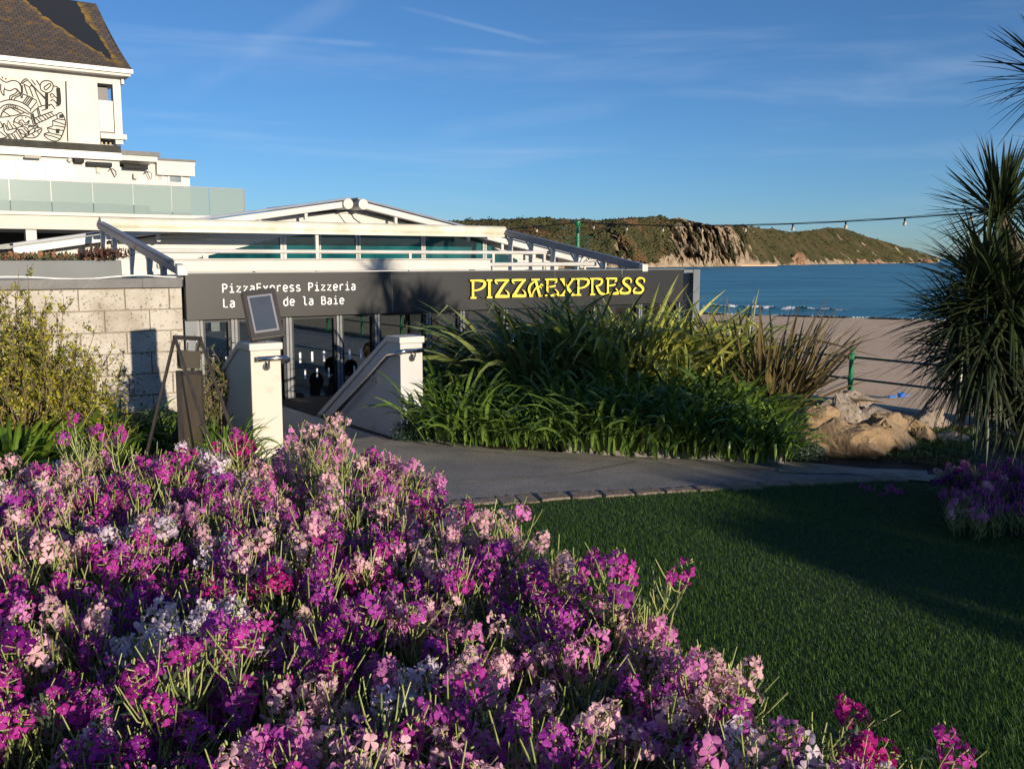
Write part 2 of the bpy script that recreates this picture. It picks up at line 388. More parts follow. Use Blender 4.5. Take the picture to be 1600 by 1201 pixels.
def ramp(v, stops):
    q = n.new('ShaderNodeValToRGB'); l.new(v, q.inputs[0]); e = q.color_ramp.elements
    while len(e) < len(stops): e.new(.5)
    for i, (p, c) in enumerate(stops): e[i].position = p; e[i].color = c4(c)
    return q.outputs[0]
green = ramp(nzz(.05), [(.3, (.034, .040, .015)), (.45, (.07, .068, .028)), (.6, (.11, .088, .042)), (.75, (.16, .115, .06))])
rock = ramp(nzz(.16), [(.3, (.15, .10, .06)), (.42, (.33, .235, .15)), (.54, (.48, .38, .27)), (.75, (.28, .23, .18))])
ad = n.new('ShaderNodeMath'); ad.operation = 'ADD'; l.new(at.outputs['Fac'], ad.inputs[0]); l.new(nzz(.09), ad.inputs[1])
st = n.new('ShaderNodeMapRange'); l.new(ad.outputs[0], st.inputs[0]); st.inputs[1].default_value = .92; st.inputs[2].default_value = 1.05
mx = n.new('ShaderNodeMixRGB'); l.new(st.outputs[0], mx.inputs[0]); l.new(green, mx.inputs[1]); l.new(rock, mx.inputs[2]); l.new(mx.outputs[0], b.inputs['Base Color']); b.inputs['Roughness'].default_value = .95; b.inputs['Specular IOR Level'].default_value = .1
bp = n.new('ShaderNodeBump'); bp.inputs['Strength'].default_value = 1; bp.inputs['Distance'].default_value = 4.0; l.new(nzz(.22), bp.inputs['Height']); l.new(bp.outputs[0], b.inputs['Normal'])
M_head = m
NS, NT = 1100, 76
vv = []; rk = []
treepts = []
for i in range(NS):
    px = 560+(1468-560)*i/(NS-1); _, y, D, dep = hp(px)
    r = ray(px, 404); dirx = Vector((r.x/r.y, 1, 0))
    Dr = D+dep; H = (404-y)*Dr/1500*.998+CAMZ
    cl = max(0, 1-abs(px-1095)/75)**.5 if abs(px-1095) < 75 else 0
    cl = max(cl, .5*math.exp(-((px-970)/25)**2), .55*math.exp(-((px-1160)/18)**2))
    for j in range(NT):
        t = j/(NT-14)        # 0 water line, 1 ridge, beyond: behind
        if t <= 1:
            base = t**.9
            prof = base*(1-cl)+cl*(min(1, (t*1.9))**.8*.93+.07*t)
            d = D+dep*t; z = -6+(H+6)*prof
        else:
            d = Dr+dep*1.2*(t-1)*4; z = H-(H+6)*max(0, t-1.02)*2.2
        p = dirx*d
        q = Vector((p.x, p.y, z))
        f1 = fb(q, .018, 6); f2 = fb(q+Vector((90, 0, 0)), .06, 6); rid = 1-abs(noise.fractal(Vector((q.x*.055, q.y*.055, q.z*.045)), .75, 2.1, 6))*2.4
        env = min(1, t*5)*(1 if t < .8 else max(0.4, (1-t)/.2 if t < 1 else .4))
        amp = (3+12*cl+6*max(0, min(1, (1030-px)/60)))*min(1, dep/50)
        q = q+dirx*((rid-.5)*amp*-1.3*cl*min(1, t*8)+f1*amp*2*env)+Vector((0, 0, (f2*2.4+f1*3)*env*min(1, H/15)))
        # low rocks at the foot of the slope
        foot = math.exp(-(t/.10)**2)
        q.z += foot*min(1, t*14)*max(0, fb((q.x*.05, q.y*.05, 3), 1, 4)+.15)*9*min(1, dep/50)
        vv.append(q)
        rkv = cl*1.1*(.50+.6*max(0, 1-rid))+.35*max(0, f2)+.85*math.exp(-(t/.15)**2)+(.45*max(0, fb(q, .03, 4)+.05)*2 if px > 1120 else .15*max(0, f2)*3)+.25*max(0, f2)
        if px > 1425: rkv += (px-1425)/60
        rk.append(min(1, rkv*.62))
        wood = max(0, min(1, (1045-px)/60))
        if t < 1.04 and t > .06 and rkv < .7:
            if random.random() < wood*1.0+.012*(px > 1150)+(.05 if 1100 < px < 1160 else 0): treepts.append((q.x, q.y, q.z, wood, t))
mb = MB(); mb.add(vv, [(i*NT+j, (i+1)*NT+j, (i+1)*NT+j+1, i*NT+j+1) for i in range(NS-1) for j in range(NT-1)])
ho = struct(mb.build('headland', M_head, smooth=False))
at_ = ho.data.attributes.new('rock', 'FLOAT', 'POINT'); at_.data.foreach_set('value', rk)
# scrub and woodland on the headland (one far-off mass)
M_wood = pm('far_wood', (.032, .038, .018), (.10, .092, .04), .07, .95, island=0, fine=(.15, .085, .045), fs=.045, fine_lo=.52, fine_hi=.66, spec=.1)
tp = []; rad = []
for (x, y, z, wd, t) in treepts:
    s_ = random.uniform(1.2, 3.0)*(1 if wd > .1 else .5)
    for k in range(9):
        v_ = Vector((random.gauss(0, 1), random.gauss(0, 1), random.gauss(0, 1))).normalized()
        tp.append((x+v_.x*s_*.9, y+v_.y*s_*.9, z+s_*.3+abs(v_.z)*s_*.8)); rad.append(s_*random.uniform(.3, .55))
tp = np.array(tp); K = len(tp)
print('far wood clumps', K)
jit = rng.uniform(.7, 1.3, (K, 6, 1))
stuff(np_mesh('far_woodland', tp[:, None, :]+oc[None]*2*np.array(rad)[:, None, None]*jit, 6, [(0, 1, 4), (1, 2, 4), (2, 3, 4), (3, 0, 4), (1, 0, 5), (2, 1, 5), (3, 2, 5), (0, 3, 5)], M_wood), 'dark scrub and woodland covering the left part of the headland', 'woodland')
# a few pines standing up on the skyline
M_bark = pm('bark', (.10, .075, .05), (.16, .12, .085), 12, .9, bump=.5, bs=40)
M_pine = pm('pine_foliage', (.015, .028, .012), (.03, .045, .018), 1, .9)
for px_, top in ((733, 343), (744, 348), (766, 344), (813, 341)):
    _, y, D, dep = hp(px_); b0 = hd(px_, y+2, D+dep); hgt = (y+2-top)*(D+dep)/1500
    t = thing('pine_tree', '', 'tree', b0, 'skyline pines')
    mb = MB(); mb.tube([b0, b0+Vector((0, 0, hgt*.8))], [.3, .15], 6); mb.build('trunk', M_bark, t)
    pp = []
    for k in range(260):
        a = random.uniform(0, 6.28); rr = random.uniform(0, 1)**.5*hgt*.45; h_ = random.gauss(0, .16)
        pp.append((b0.x+math.cos(a)*rr, b0.y+math.sin(a)*rr, b0.z+hgt*(.72+h_)))
    leafcards('crown', pp, 1.0, M_pine, t, elong=1.5)
    t['label'] = {733: 'dark pine leftmost on the skyline just above the white roof slope', 744: 'second small pine from the left on the wooded skyline', 766: 'rounded dark pine on the skyline above the end of the awning tube', 813: 'dark pine on the headland skyline left of the green lamp post'}[px_]
    del t['group']
# sea stack and shore rocks
M_rock = pm('orange_rock', (.36, .20, .11), (.22, .13, .08), .4, .9, bump=1, bs=1.5)
def rockmesh(c, r3, seed, sub=3, rough=.35, freq=1.2, flat=0, xf=None):
    bm_v = []; import bmesh
    bm = bmesh.new(); bmesh.ops.create_icosphere(bm, subdivisions=sub, radius=1)
    vs_ = []
    for v in bm.verts:
        p = v.co.copy(); k = noise.cell(p*1.3+Vector((seed, 0, 0)))
        d = 1+rough*noise.fractal(p*freq+Vector((seed*3.1, 0, 0)), 1, 2, 5)
        p = p*d
        for j in range(7):        # flat facets
            a = noise.random_vector() if False else Vector((math.sin(seed*7+j*2.4), math.cos(seed*3+j*1.9), math.sin(seed+j*3.3))).normalized()
            h = .62+.2*math.sin(seed*5+j); dd = p.dot(a)-h
            if dd > 0: p -= a*dd*.85
        vs_.append((c[0]+p.x*r3[0], c[1]+p.y*r3[1], c[2]+p.z*r3[2]))
    fs = [tuple(v.index for v in f.verts) for f in bm.faces]; bm.free()
    return vs_, fs
for i, (px_, py_, wd, h_, lab) in enumerate([(1246, 404, 30, 22, 'tall jagged orange sea rock standing at the foot of the headland'), (1345, 406, 24, 7, 'low brown rock in the water below the grassy hill'), (1368, 406, 22, 8, 'dark shore rock right of the low brown rock'), (1440, 404, 26, 7, 'orange rock at the far right tip of the headland')]):
    _, y, D, dep = hp(px_); D += 8; c = hd(px_, 404+5.1*1500/D, D); s_ = D/1500
    mb = MB(); v_, f_ = rockmesh((c.x, c.y, -3.5), (wd*s_*.5, wd*s_*.5, h_*s_), i+2, 4, .8, 1.8); mb.add(v_, f_)
    tag(mb.build('sea_rock', M_rock, loc=(c.x, c.y, -3.5)), lab, 'rock')
# pale patch of sand under the cliff
mb = MB(); c = hd(1168, 411, 690)
q = [hd(x, 410.5, 700) for x in (1135, 1150, 1180, 1215)]
mb.flat([(hd(1130, 404, 690).x, 690), (hd(1215, 404, 715).x, 715), (hd(1205, 404, 760).x, 760), (hd(1140, 404, 730).x, 730)], -4, -2.9)
struct(mb.build('cove_beach', M_sand))
# ---------------------------------------------------------------- restaurant
M_white = pm('white_paint', (.57, .555, .52), (.51, .49, .45), 1.2, .55, bump=.05, bs=30)
M_whitemetal = pm('white_metal', (.60, .60, .59), (.52, .50, .45), 3, .35)
M_render = pm('white_render', (.57, .535, .475), (.58, .53, .45), 2.2, .8, bump=.12, bs=70, fine=(.42, .38, .32), fs=7, fine_lo=.62, fine_hi=.78)
M_render2 = pm('grey_white_render', (.54, .54, .53), (.50, .49, .47), 2.5, .75, bump=.08, bs=60, fine=(.34, .33, .31), fs=5, fine_lo=.64, fine_hi=.8)
M_dark = pm('dark_grey_panel', (.014, .0145, .015), (.020, .020, .020), .8, .45, bump=.02, bs=10)
M_frame = pm('dark_frame', (.012, .014, .018), None, rough=.4)
M_mull = pm('grey_mullion', (.22, .23, .235), (.16, .17, .175), 4, .4)
M_galv = pm('grey_steel', (.17, .185, .20), (.13, .145, .16), 3, .45)
M_flash = pm('lead_flashing', (.065, .068, .074), (.10, .10, .10), 2.5, .5, bump=.25, bs=8)
M_planter = pm('grey_board', (.15, .165, .17), (.13, .14, .145), 2, .6)
M_glass = glassmat('window_glass', (.52, .57, .58), .12)
M_teal = pm('teal_glass', (.008, .11, .115), (.003, .035, .045), 1.5, .06, spec=.6)
M_steel = pm('stainless_steel', (.62, .62, .62), (.5, .5, .5), 20, .18, metal=1)
M_yellow = pm('yellow_letter', (.90, .72, .10), (.85, .64, .07), 8, .4)
M_black = pm('black_paint', (.008, .008, .009), None, rough=.6, spec=.25)
M_lettwhite = pm('white_letter', (.82, .82, .80), None, rough=.5)
M_int = pm('interior_wall', (.42, .36, .30), (.34, .29, .24), 2, .8)
M_floor = pm('interior_floor', (.22, .15, .10), (.16, .11, .07), 5, .5)
uR = hv(1062, 440, 0)[0]          # right end of the sign
SZ0, SZ1 = .945, 1.44
rest = thing('restaurant', 'low white restaurant with black fascia and glazed front beside the beach', 'restaurant', L(0, 0, -1.2))
# blockwork wall
mb = MB(L)
mb.box((-7, .015, -.3), (-.01, .30, 1.30))
bl = MB(L); row = 0; z = 1.295
while z > -.1:
    off = -.145 if row % 2 == 0 else -.355
    u1 = -.012; u0 = off
    while u1 > -7:
        bl.box((max(u0, -7)+.006, 0.001-random.random()*.004, z-.219), (u1-.006 if u1 < -.05 else u1, .014, z-.006)); u1 = u0; u0 -= .45
    z -= .225; row += 1
M_block = pm('painted_block', (.51, .475, .41), (.32, .28, .22), 2.6, .85, island=0, bump=.6, bs=60, fine=(.13, .11, .085), fs=34, fine_lo=.58, fine_hi=.68, ramp=(.45, .72))
M_mortar = pm('mortar', (.30, .26, .20), (.20, .17, .13), 10, .9)
wall = thing('block_wall', 'cream painted blockwork wall with dark lead flashing on its top', 'wall', L(-3.5, 0, 0))
mb.build('core', M_mortar, wall); bl.build('blocks', M_block, wall, bevel=.004)
mb = MB(L); mb.box((-7, -.035, 1.302), (-.014, .34, 1.40)); mb.box((-.42, -.041, 1.30), (-.012, -.036, 1.403))
mb.build('flashing', M_flash, wall, bevel=.004)
# loose white cable along the flashing
cb = [];
for i in range(40):
    u = -6.5+i*.165; cb.append(L(u, -.02, 1.415+.012*math.sin(i*.9)+.02*fb((i*.2, 0, 0))))
mb = MB(); mb.tube(cb, .007, 5); tag(mb.build('cable', M_lettwhite), 'loose thin white cable lying along the dark flashing', 'cable')
# fascia sign box
def Lw(u, v, z): return L(u, v, z)
mb = MB(L); mb.box((.01, -.075, SZ0), (uR, -.001, SZ1)); fas = mb.build('fascia', M_dark, rest, bevel=.003)
mb = MB(L); mb.box((.0, -.082, SZ1+.001), (uR+.005, .03, SZ1+.012)); mb.build('fascia_trim', M_mull, rest)
# roof and body
mb = MB(L); mb.box((-7, .345, 1.2), (7.7, 9, 1.30)); mb.box((.01, .002, .955), (7.7, .30, 1.19)); mb.build('flat_roof', M_flash, rest)
mb = MB(L); mb.box((-7, .31, -1.19), (-6.8, 9, 1.19)); mb.box((-6.7, 8.8, -1.19), (0, 9, 1.19)); mb.box((-.3, .32, -1.19), (-.02, 8.7, 1.19)); mb.build('inner_wall', M_int, rest)
mb = MB(L); mb.box((-.02, .05, -1.203), (7.7, 9, -1.19)); mb.build('floor', M_floor, rest)
mb = MB(L); mb.box((0, .31, .94), (7.65, 8.9, .955)); mb.build('ceiling', M_white, rest)
mb = MB(L); us_ = hv(972, 425, -.08)[0]; mb.box((us_-.006, -.079, SZ1-.10), (us_+.006, -.0755, SZ1)); mb.box((2.49, -.0765, SZ0), (2.494, -.0753, SZ1)); mb.box((5.0, -.0765, SZ0), (5.004, -.0753, SZ1)); mb.build('panel_seam', M_mull, rest)
# glazed front
def wpane(u0, u1, z0, z1, v, parent, fr=.03, light=None, axis='u', T=.06):
    X = L if axis == 'u' else (lambda a, b_, c: L(b_, a, c))
    mb = MB(X)
    mb.box((u0, v, z0), (u0+fr, v+T, z1)); mb.box((u1-fr, v, z0), (u1, v+T, z1))
    mb.box((u0+fr, v+.002, z0), (u1-fr, v+T-.002, z0+fr*1.6)); mb.box((u0+fr, v+.002, z1-fr), (u1-fr, v+T-.002, z1))
    f = mb.build('window', M_frame, parent)
    mb = MB(X); mb.box((u0+fr, v+T*.45, z0+fr*1.6), (u1-fr, v+T*.55, z1-fr)); g = mb.build('pane', M_glass, f)
    g.location = Vector(g['_o'])-Vector(f['_o'])-0*Vector((0, 0, 0)); g['_o'] = f['_o']; g.location = (0, 0, 0)
    return f
mull = [hv(x, 530, 0)[0] for x in (313, 367, 452, 531, 590, 670, 723, 790, 862, 930, 1000, 1062)]
for i in range(len(mull)-1):
    f = wpane(mull[i]+.035, mull[i+1]-.035, -1.19, .94, .02, rest)
    us_ = mull[i]+.13; mb = MB(L)
    while us_ < mull[i+1]-.09:
        mb.box((us_, .035, .40), (us_+.024, .043, .52)); mb.box((us_+.06, .035, .21), (us_+.078, .043, .32)); mb.box((us_, .035, -.17), (us_+.024, .043, -.05)); us_ += .15
    mk = mb.build('glass_marking', M_lettwhite, f)
mb = MB(L)
for i, u in enumerate(mull):
    mb.box((u-.034, .0, -1.19), (u-.006, .07, .942)); mb.box((u+.006, .0, -1.19), (u+.034, .07, .942)); mb.box((u-.006, .02, -1.19), (u+.006, .07, .942))
mb.build('mullion', M_mull, rest)
mb = MB(L); mb.box((.005, -.02, -1.19), (mull[0]-.036, .05, .943)); mb.build('corner_panel', M_galv, rest)
# glazed side towards the sea
for k in range(7):
    wpane(.25+k*1.22, 1.38+k*1.22, -1.19, .94, 7.62, rest, axis='v')
# windbreak frame at the right corner
mb = MB(L); u9 = hv(1087, 470, 0)[0]; u8 = hv(1077, 470, 0)[0]
mb.box((u8, -.08, -1.2), (u9, .08, SZ1+.0)); mb.box((uR+.02, -.07, SZ1-.05), (u8-.003, .07, SZ1-.002)); mb.build('corner_post', M_galv, rest, bevel=.004)
mb = MB(L); mb.box((uR+.03, -.01, -1.2), (u8-.01, .01, SZ1-.06)); mb.build('corner_glass', pm('dark_glass', (.008, .012, .02), None, rough=.05), rest)

# white gutter strip over the sign and the awning frame
uW = hv(860, 415, .12)[0]
mb = MB(L); mb.box((-.06, .05, 1.46), (hv(762, 415, .12)[0], .20, 1.585)); mb.box((-.08, .03, 1.585), (hv(762, 415, .12)[0]+.01, .22, 1.605)); mb.build('white_gutter', M_white, rest, bevel=.01)
awn = thing('awning_frame', 'white retracted awning frame with grey sloping side rails above the black fascia', 'awning', L(0, 0, 1.3))
uA, uB = -.02, 6.66
M_rail = pm('blue_grey_metal', (.20, .23, .29), (.16, .185, .24), 4, .35)
zb = 2.06; vb = 3.5
mb = MB(L); mb.tube([(uA, vb, zb+.02), (uB, vb, zb+.02)], .085, 16); mb.box((uA+.05, vb-.10, zb-.085), (uB-.03, vb+.02, zb-.045)); mb.build('cassette', pm('cassette_white', (.74, .72, .64), (.52, .50, .38), 2.2, .45), awn, smooth=False)
for uu, za in ((uA, 1.485), (uB, 1.475)):
    mb = MB(L)
    for k, (dz, w_, h) in enumerate(((0, .085, .05), (.042, .06, .03), (-.04, .065, .028))): mb.beam((uu, -.02, za+dz), (uu, vb, zb+dz+.0), w_, h)
    mb.build('side_rail', M_rail, awn)
    mb = MB(L); mb.box((uu-.055, -.10, za-.06), (uu+.055, -.02, za+.05)); mb.build('end_cap', M_whitemetal, awn, bevel=.01)
    for vv_ in ((3.35, 2.75, 1.9, 1.15, .6) if uu < 1 else (3.3, 2.7, 2.1, 1.5, .85, .35)):
        zt = za+(zb-za)*vv_/vb-.05; mb = MB(L); mb.box((uu-.03, vv_-.03, 1.301), (uu+.03, vv_+.03, zt)); mb.beam((uu, vv_+.02, zt-.12), (uu, vv_+.14, zt+.01), .02, .02); mb.box((uu-.045, vv_-.05, 1.301), (uu+.045, vv_+.05, 1.315)); mb.build('post', M_whitemetal, awn)
def rail(v, z, u0, u1, r, name, parent=awn):
    mb = MB(L); mb.tube([(u0, v, z), (u1, v, z)], r, 8); return mb.build(name, M_whitemetal, parent)
rail(2.2, 1.70, .02, uB+.03, .028, 'tie_bar'); rail(1.0, 1.52, .02, uB-.02, .03, 'tie_bar')
for px_ in (495, 640, 770, 850):
    u, _ = hv(px_, 390, 2.2); mb = MB(L); mb.box((u-.022, 2.18, 1.301), (u+.022, 2.22, 1.93 if px_ == 495 else 1.70)); mb.build('post', M_whitemetal, awn)
# gable end with teal windows
VG = 4.4
def hg(x, y): return hv(x, y, VG)
def hgq(x, y): a = hv(x, y, VG); return (a[0], a[1])
ap = hgq(551, 330); le = hgq(30, 397); re_ = hgq(872, 400)
gab = thing('gable_roof_hall', 'white boarded gable hall with teal windows behind the awning frame', 'building', L(3, VG, 1.3))
nb = 13; mb = MB(L); zt = ap[1]; z0 = 1.0
def gabx(z):
    t = (z-le[1])/(ap[1]-le[1]); t = max(0, min(1, t)); a = le[0]+(ap[0]-le[0])*t
    t = (z-re_[1])/(ap[1]-re_[1]); t = max(0, min(1, t)); return a, re_[0]+(ap[0]-re_[0])*t
zz = z0; step = .15
while zz < zt-.01:
    z1 = min(zz+step, zt-.005); a0, b0 = gabx(zz); a1, b1 = gabx(z1-.004)
    mb.add([(a0, VG-.012, zz), (b0, VG-.012, zz), (b1, VG, z1-.004), (a1, VG, z1-.004), (a0, VG+.15, zz), (b0, VG+.15, zz), (b1, VG+.15, z1-.004), (a1, VG+.15, z1-.004)],
           [(0, 1, 2, 3), (0, 4, 5, 1), (1, 5, 6, 2), (3, 2, 6, 7), (0, 3, 7, 4), (4, 7, 6, 5)]); zz = z1
mb.build('boarding', M_white, gab)
# windows in the gable
def gtop(px_):
    P = [(286, 409), (440, 371), (480, 366), (700, 366), (745, 372), (812, 408)]
    for a, b_ in zip(P, P[1:]):
        if a[0] <= px_ <= b_[0]: return a[1]+(b_[1]-a[1])*(px_-a[0])/(b_[0]-a[0])
    return 409
segs = [(290, 318), (324, 438), (446, 494), (500, 556), (562, 658), (664, 754), (760, 808)]
for a, b_ in segs:
    xs = [a+(b_-a)*k/6 for k in range(7)]
    poly = [(hv(x, gtop(x), VG-.03)) for x in xs]+[(hv(x, 410.5, VG-.03)) for x in (b_, a)]
    mb = MB(L); mb.prism(poly, VG-.03, VG-.018); g = mb.build('window', M_teal, gab)
    mb = MB(L)
    for x in (a-2.5, b_+2.5):
        u, zt_ = hv(x, gtop(x)-1, VG-.05); _, zb_ = hv(x, 411, VG-.05); mb = MB(L); mb.box((u-.035, VG-.06, zb_), (u+.035, VG-.016, zt_)); mb.build('window_bar', M_whitemetal, gab)
# roof slopes, raised barge boards and verge rolls
apo = hv(551, 318.5, VG-.3); lo_ = hv(20, 392, VG-.3); ro_ = hv(905, 407, VG-.3)
for nm, e, sg in (('left', lo_, -1), ('right', ro_, 1)):
    a = Vector((apo[0]+sg*.06, VG-.3, apo[1])); b_ = Vector((e[0], VG-.3, e[1]))
    mb = MB(L); mb.beam(a, b_, .12, .10); mb.build('barge_board', M_whitemetal, gab, bevel=.01)
    mb = MB(L); dz = Vector((0, 0, .085)); mb.beam(a+dz+Vector((0, .08, 0)), b_+dz+Vector((0, .08, 0)), .30, .03); mb.build('roof_edge', M_rail, gab)
    d = Vector((0, 1, 0)); mb = MB(L)
    mb.add([a+Vector((0, .25, .03)), b_+Vector((0, .25, .03)), b_+Vector((0, 9, .03)), a+Vector((0, 9, .03)), a+Vector((0, .25, -.02)), b_+Vector((0, .25, -.02)), b_+Vector((0, 9, -.02)), a+Vector((0, 9, -.02))],
           [(0, 1, 2, 3), (7, 6, 5, 4), (0, 4, 5, 1), (2, 6, 7, 3), (1, 5, 6, 2), (0, 3, 7, 4)])
    mb.build('roof', pm('roof_glass_'+nm, (.02, .03, .05), (.03, .04, .06), 1, .15), gab)
    mb = MB(L); cx = apo[0]+sg*.135; mb.tube([(cx, VG-.42, apo[1]-.01), (cx, VG+3, apo[1]-.01)], .085, 20); mb.build('awning_roll', M_whitemetal, gab)
    for k in range(1, 6):
        p = a.lerp(b_, k/6.5); zz_ = ap[1]-(ap[1]-(le if sg < 0 else re_)[1])*(k/6.5)
        mb = MB(L); mb.box((p.x-.025, p.y-.02, p.z-.16), (p.x+.025, p.y+.03, p.z-.04)); mb.build('bracket', M_whitemetal, gab)
# hanging cable at the apex
mb = MB(L); c0 = hv(545, 328, VG-.35); c1 = hv(568, 352, VG-.1)
mb.tube([(c0[0], VG-.35, c0[1]), (c0[0]+.1, VG-.33, c0[1]-.14), (c1[0], VG-.1, c1[1])], .01, 5); mb.build('cable', M_black, gab)
# hall side walls so the roof stands on something
mb = MB(L); mb.box((le[0]+.05, VG+.16, 1.301), (le[0]+.15, VG+8, le[1])); mb.box((re_[0]-.15, VG+.16, 1.301), (re_[0]-.05, VG+8, re_[1]-.02)); mb.build('side_wall', M_white, gab)
# small arched white sign behind the rail
u0, z0 = hv(906, 416, 2.6); u1, z1 = hv(948, 404, 2.6); uc = (u0+u1)/2; hw = (u1-u0)/2
ar_ = [(uc+hw*math.cos(t)*1.0, z0-.02+(.24)*abs(math.sin(t))**.8) for t in [math.pi*k/20 for k in range(21)]]
sg_ = thing('arched_sign', 'small arched white sign with black scrollwork behind the right awning rail', 'sign', L(uc, 2.6, z0-.05))
mb = MB(L); mb.prism([(p[0], p[1]) for p in ar_][::-1], 2.6, 2.63); mb.build('board', M_white, sg_)
mb = MB(L); mb.box((uc-.2, 2.61, 1.30), (uc-.16, 2.64, z0+.02)); mb.box((uc+.16, 2.61, 1.30), (uc+.2, 2.64, z0+.02)); mb.build('leg', M_whitemetal, sg_)
mb = MB(L)
for k in range(9):
    t = math.pi*(k+.5)/9; cx = uc+hw*.72*math.cos(t); cz = z0+.15*math.sin(t)
    mb.tube([(cx+.03*math.cos(q), 2.593, cz+.028*math.sin(q)) for q in [j*.9+k for j in range(7)]], .006, 4)
mb.tube([(uc+hw*.5*math.cos(t), 2.594, z0+.02+.07*math.sin(t)) for t in [math.pi*j/8 for j in range(9)]], .007, 4)
mb.build('scrollwork', M_black, sg_)

# ---- lettering
def stroke(mb, pts, wf, v, xf, depth=.01, mi=0, mis=1, sm=4):
    """pts [(x,y,w)] -> ribbon prism; xf maps (x,y) to (u,z)"""
    if sm > 1 and len(pts) > 2:
        q = []
        n_ = len(pts)
        for i in range(n_-1):
            p0, p1, p2, p3 = pts[max(i-1, 0)], pts[i], pts[i+1], pts[min(i+2, n_-1)]
            for k in range(sm):
                t = k/sm; q.append(tuple(.5*((2*p1[j])+(-p0[j]+p2[j])*t+(2*p0[j]-5*p1[j]+4*p2[j]-p3[j])*t*t+(-p0[j]+3*p1[j]-3*p2[j]+p3[j])*t**3) for j in range(3)))
        q.append(pts[-1]); pts = q
    Lp, Rp = [], []
    n_ = len(pts)
    for i, p in enumerate(pts):
        a = pts[max(i-1, 0)]; b_ = pts[min(i+1, n_-1)]
        dx, dy = b_[0]-a[0], b_[1]-a[1]; l_ = math.hypot(dx, dy) or 1; nx, ny = -dy/l_, dx/l_; w_ = p[2]*wf/2
        Lp.append(xf(p[0]+nx*w_, p[1]+ny*w_)); Rp.append(xf(p[0]-nx*w_, p[1]-ny*w_))
    vs_ = []
    for a, b_ in zip(Lp, Rp): vs_ += [(a[0], v-depth, a[1]), (b_[0], v-depth, b_[1]), (a[0], v, a[1]), (b_[0], v, b_[1])]
    f0 = [(4*i, 4*i+1, 4*i+5, 4*i+4) for i in range(n_-1)]
    f1 = [(4*i+1, 4*i+3, 4*i+7, 4*i+5) for i in range(n_-1)]+[(4*i+2, 4*i, 4*i+4, 4*i+6) for i in range(n_-1)]+[(0, 2, 3, 1), (4*n_-4, 4*n_-3, 4*n_-1, 4*n_-2)]
    o = len(mb.v); mb.add(vs_, f0, mi); mb.f.extend([tuple(i+o for i in f) for f in f1]); mb.m.extend([mis]*len(f1))
# monoline face for the small white text, unit cell 1 wide x 1 cap high
G = {
'P': [[(.12, 0), (.12, 1)], [(.12, .96), (.5, .96), (.78, .86), (.82, .72), (.74, .54), (.48, .46), (.12, .46)]],
'i': [[(.15, .70), (.48, .70), (.48, 0)], [(.1, .03), (.86, .03)], [(.48, .92), (.48, 1.04)]],
'z': [[(.14, .69), (.82, .69), (.12, .03), (.86, .03)]],
'a': [[(.18, .66), (.48, .73), (.76, .62), (.78, .40), (.78, 0)], [(.78, .40), (.42, .40), (.16, .28), (.16, .10), (.36, 0), (.60, .04), (.78, .16)]],
'E': [[(.84, .97), (.16, .97), (.16, .03), (.86, .03)], [(.16, .52), (.76, .52)]],
'x': [[(.12, .72), (.84, 0)], [(.84, .72), (.12, 0)]],
'p': [[(.15, -.28), (.15, .72)], [(.15, .55), (.38, .71), (.62, .71), (.82, .56), (.82, .18), (.62, 0), (.38, 0), (.15, .14)]],
'r': [[(.24, 0), (.24, .72)], [(.24, .52), (.42, .68), (.64, .72), (.82, .66)]],
'e': [[(.14, .38), (.84, .38), (.80, .60), (.50, .73), (.22, .62), (.13, .36), (.22, .10), (.50, 0), (.80, .08)]],
's': [[(.80, .64), (.50, .73), (.20, .62), (.24, .44), (.50, .37), (.76, .28), (.80, .10), (.50, 0), (.16, .08)]],
'L': [[(.20, 1), (.20, .03), (.86, .03)]],
'R': [[(.12, 0), (.12, 1)], [(.12, .96), (.5, .96), (.78, .86), (.80, .72), (.70, .54), (.12, .48)], [(.5, .48), (.86, 0)]],
'o': [[(.50, .73), (.22, .62), (.13, .36), (.22, .10), (.50, 0), (.78, .10), (.87, .36), (.78, .62), (.50, .73)]],
'u': [[(.16, .72), (.16, .22), (.32, .02), (.58, .03), (.80, .18)], [(.80, .72), (.80, 0)]],
't': [[(.40, .95), (.40, .16), (.55, .02), (.82, .05)], [(.12, .70), (.80, .70)]],
'd': [[(.82, 1.04), (.82, 0)], [(.82, .55), (.60, .72), (.36, .70), (.15, .52), (.15, .18), (.36, 0), (.60, 0), (.82, .16)]],
'l': [[(.15, 1.02), (.46, 1.02), (.46, .12), (.60, .03), (.86, .03)]],
'B': [[(.14, .03), (.14, .97), (.52, .97), (.76, .86), (.76, .64), (.54, .53), (.14, .53)], [(.54, .53), (.84, .42), (.84, .14), (.56, .03), (.14, .03)]],
}
vS = -.075
ua, za_ = hv(347, 457.5, vS); ub, _ = hv(557.5, 453, vS); adv = (ub-ua)/21; cap = .092
_, zl1 = hv(352, 457, vS); _, zl2 = hv(352, 480, vS)
mb = MB(L)
for line, zb_ in (("PizzaExpress Pizzeria", zl1), ("La Route de la Baie", zl2)):
    for k, ch in enumerate(line):
        for si, st_ in enumerate(G.get(ch, [])):
            x0 = ua+k*adv
            stroke(mb, [(p[0], p[1], .145) for p in st_], cap, vS-.0005*si, lambda x, y, x0=x0, zb_=zb_: (x0+x*adv*.84 if abs(x) < 5 else x, zb_+y*cap), .004, 0, 0, sm=1) if False else None
            # widths are given in metres, so work directly in (u,z)
            pts = [(x0+p[0]*adv*.84, zb_+p[1]*cap, .0135) for p in st_]
            stroke(mb, pts, 1, vS-.0004*si-.0002, lambda x, y: (x, y), .004, 0, 0, sm=(1 if ch in 'zELx' or si == 0 and ch in 'PiBRl' else 3))
mb.build('white_lettering', M_lettwhite, rest)
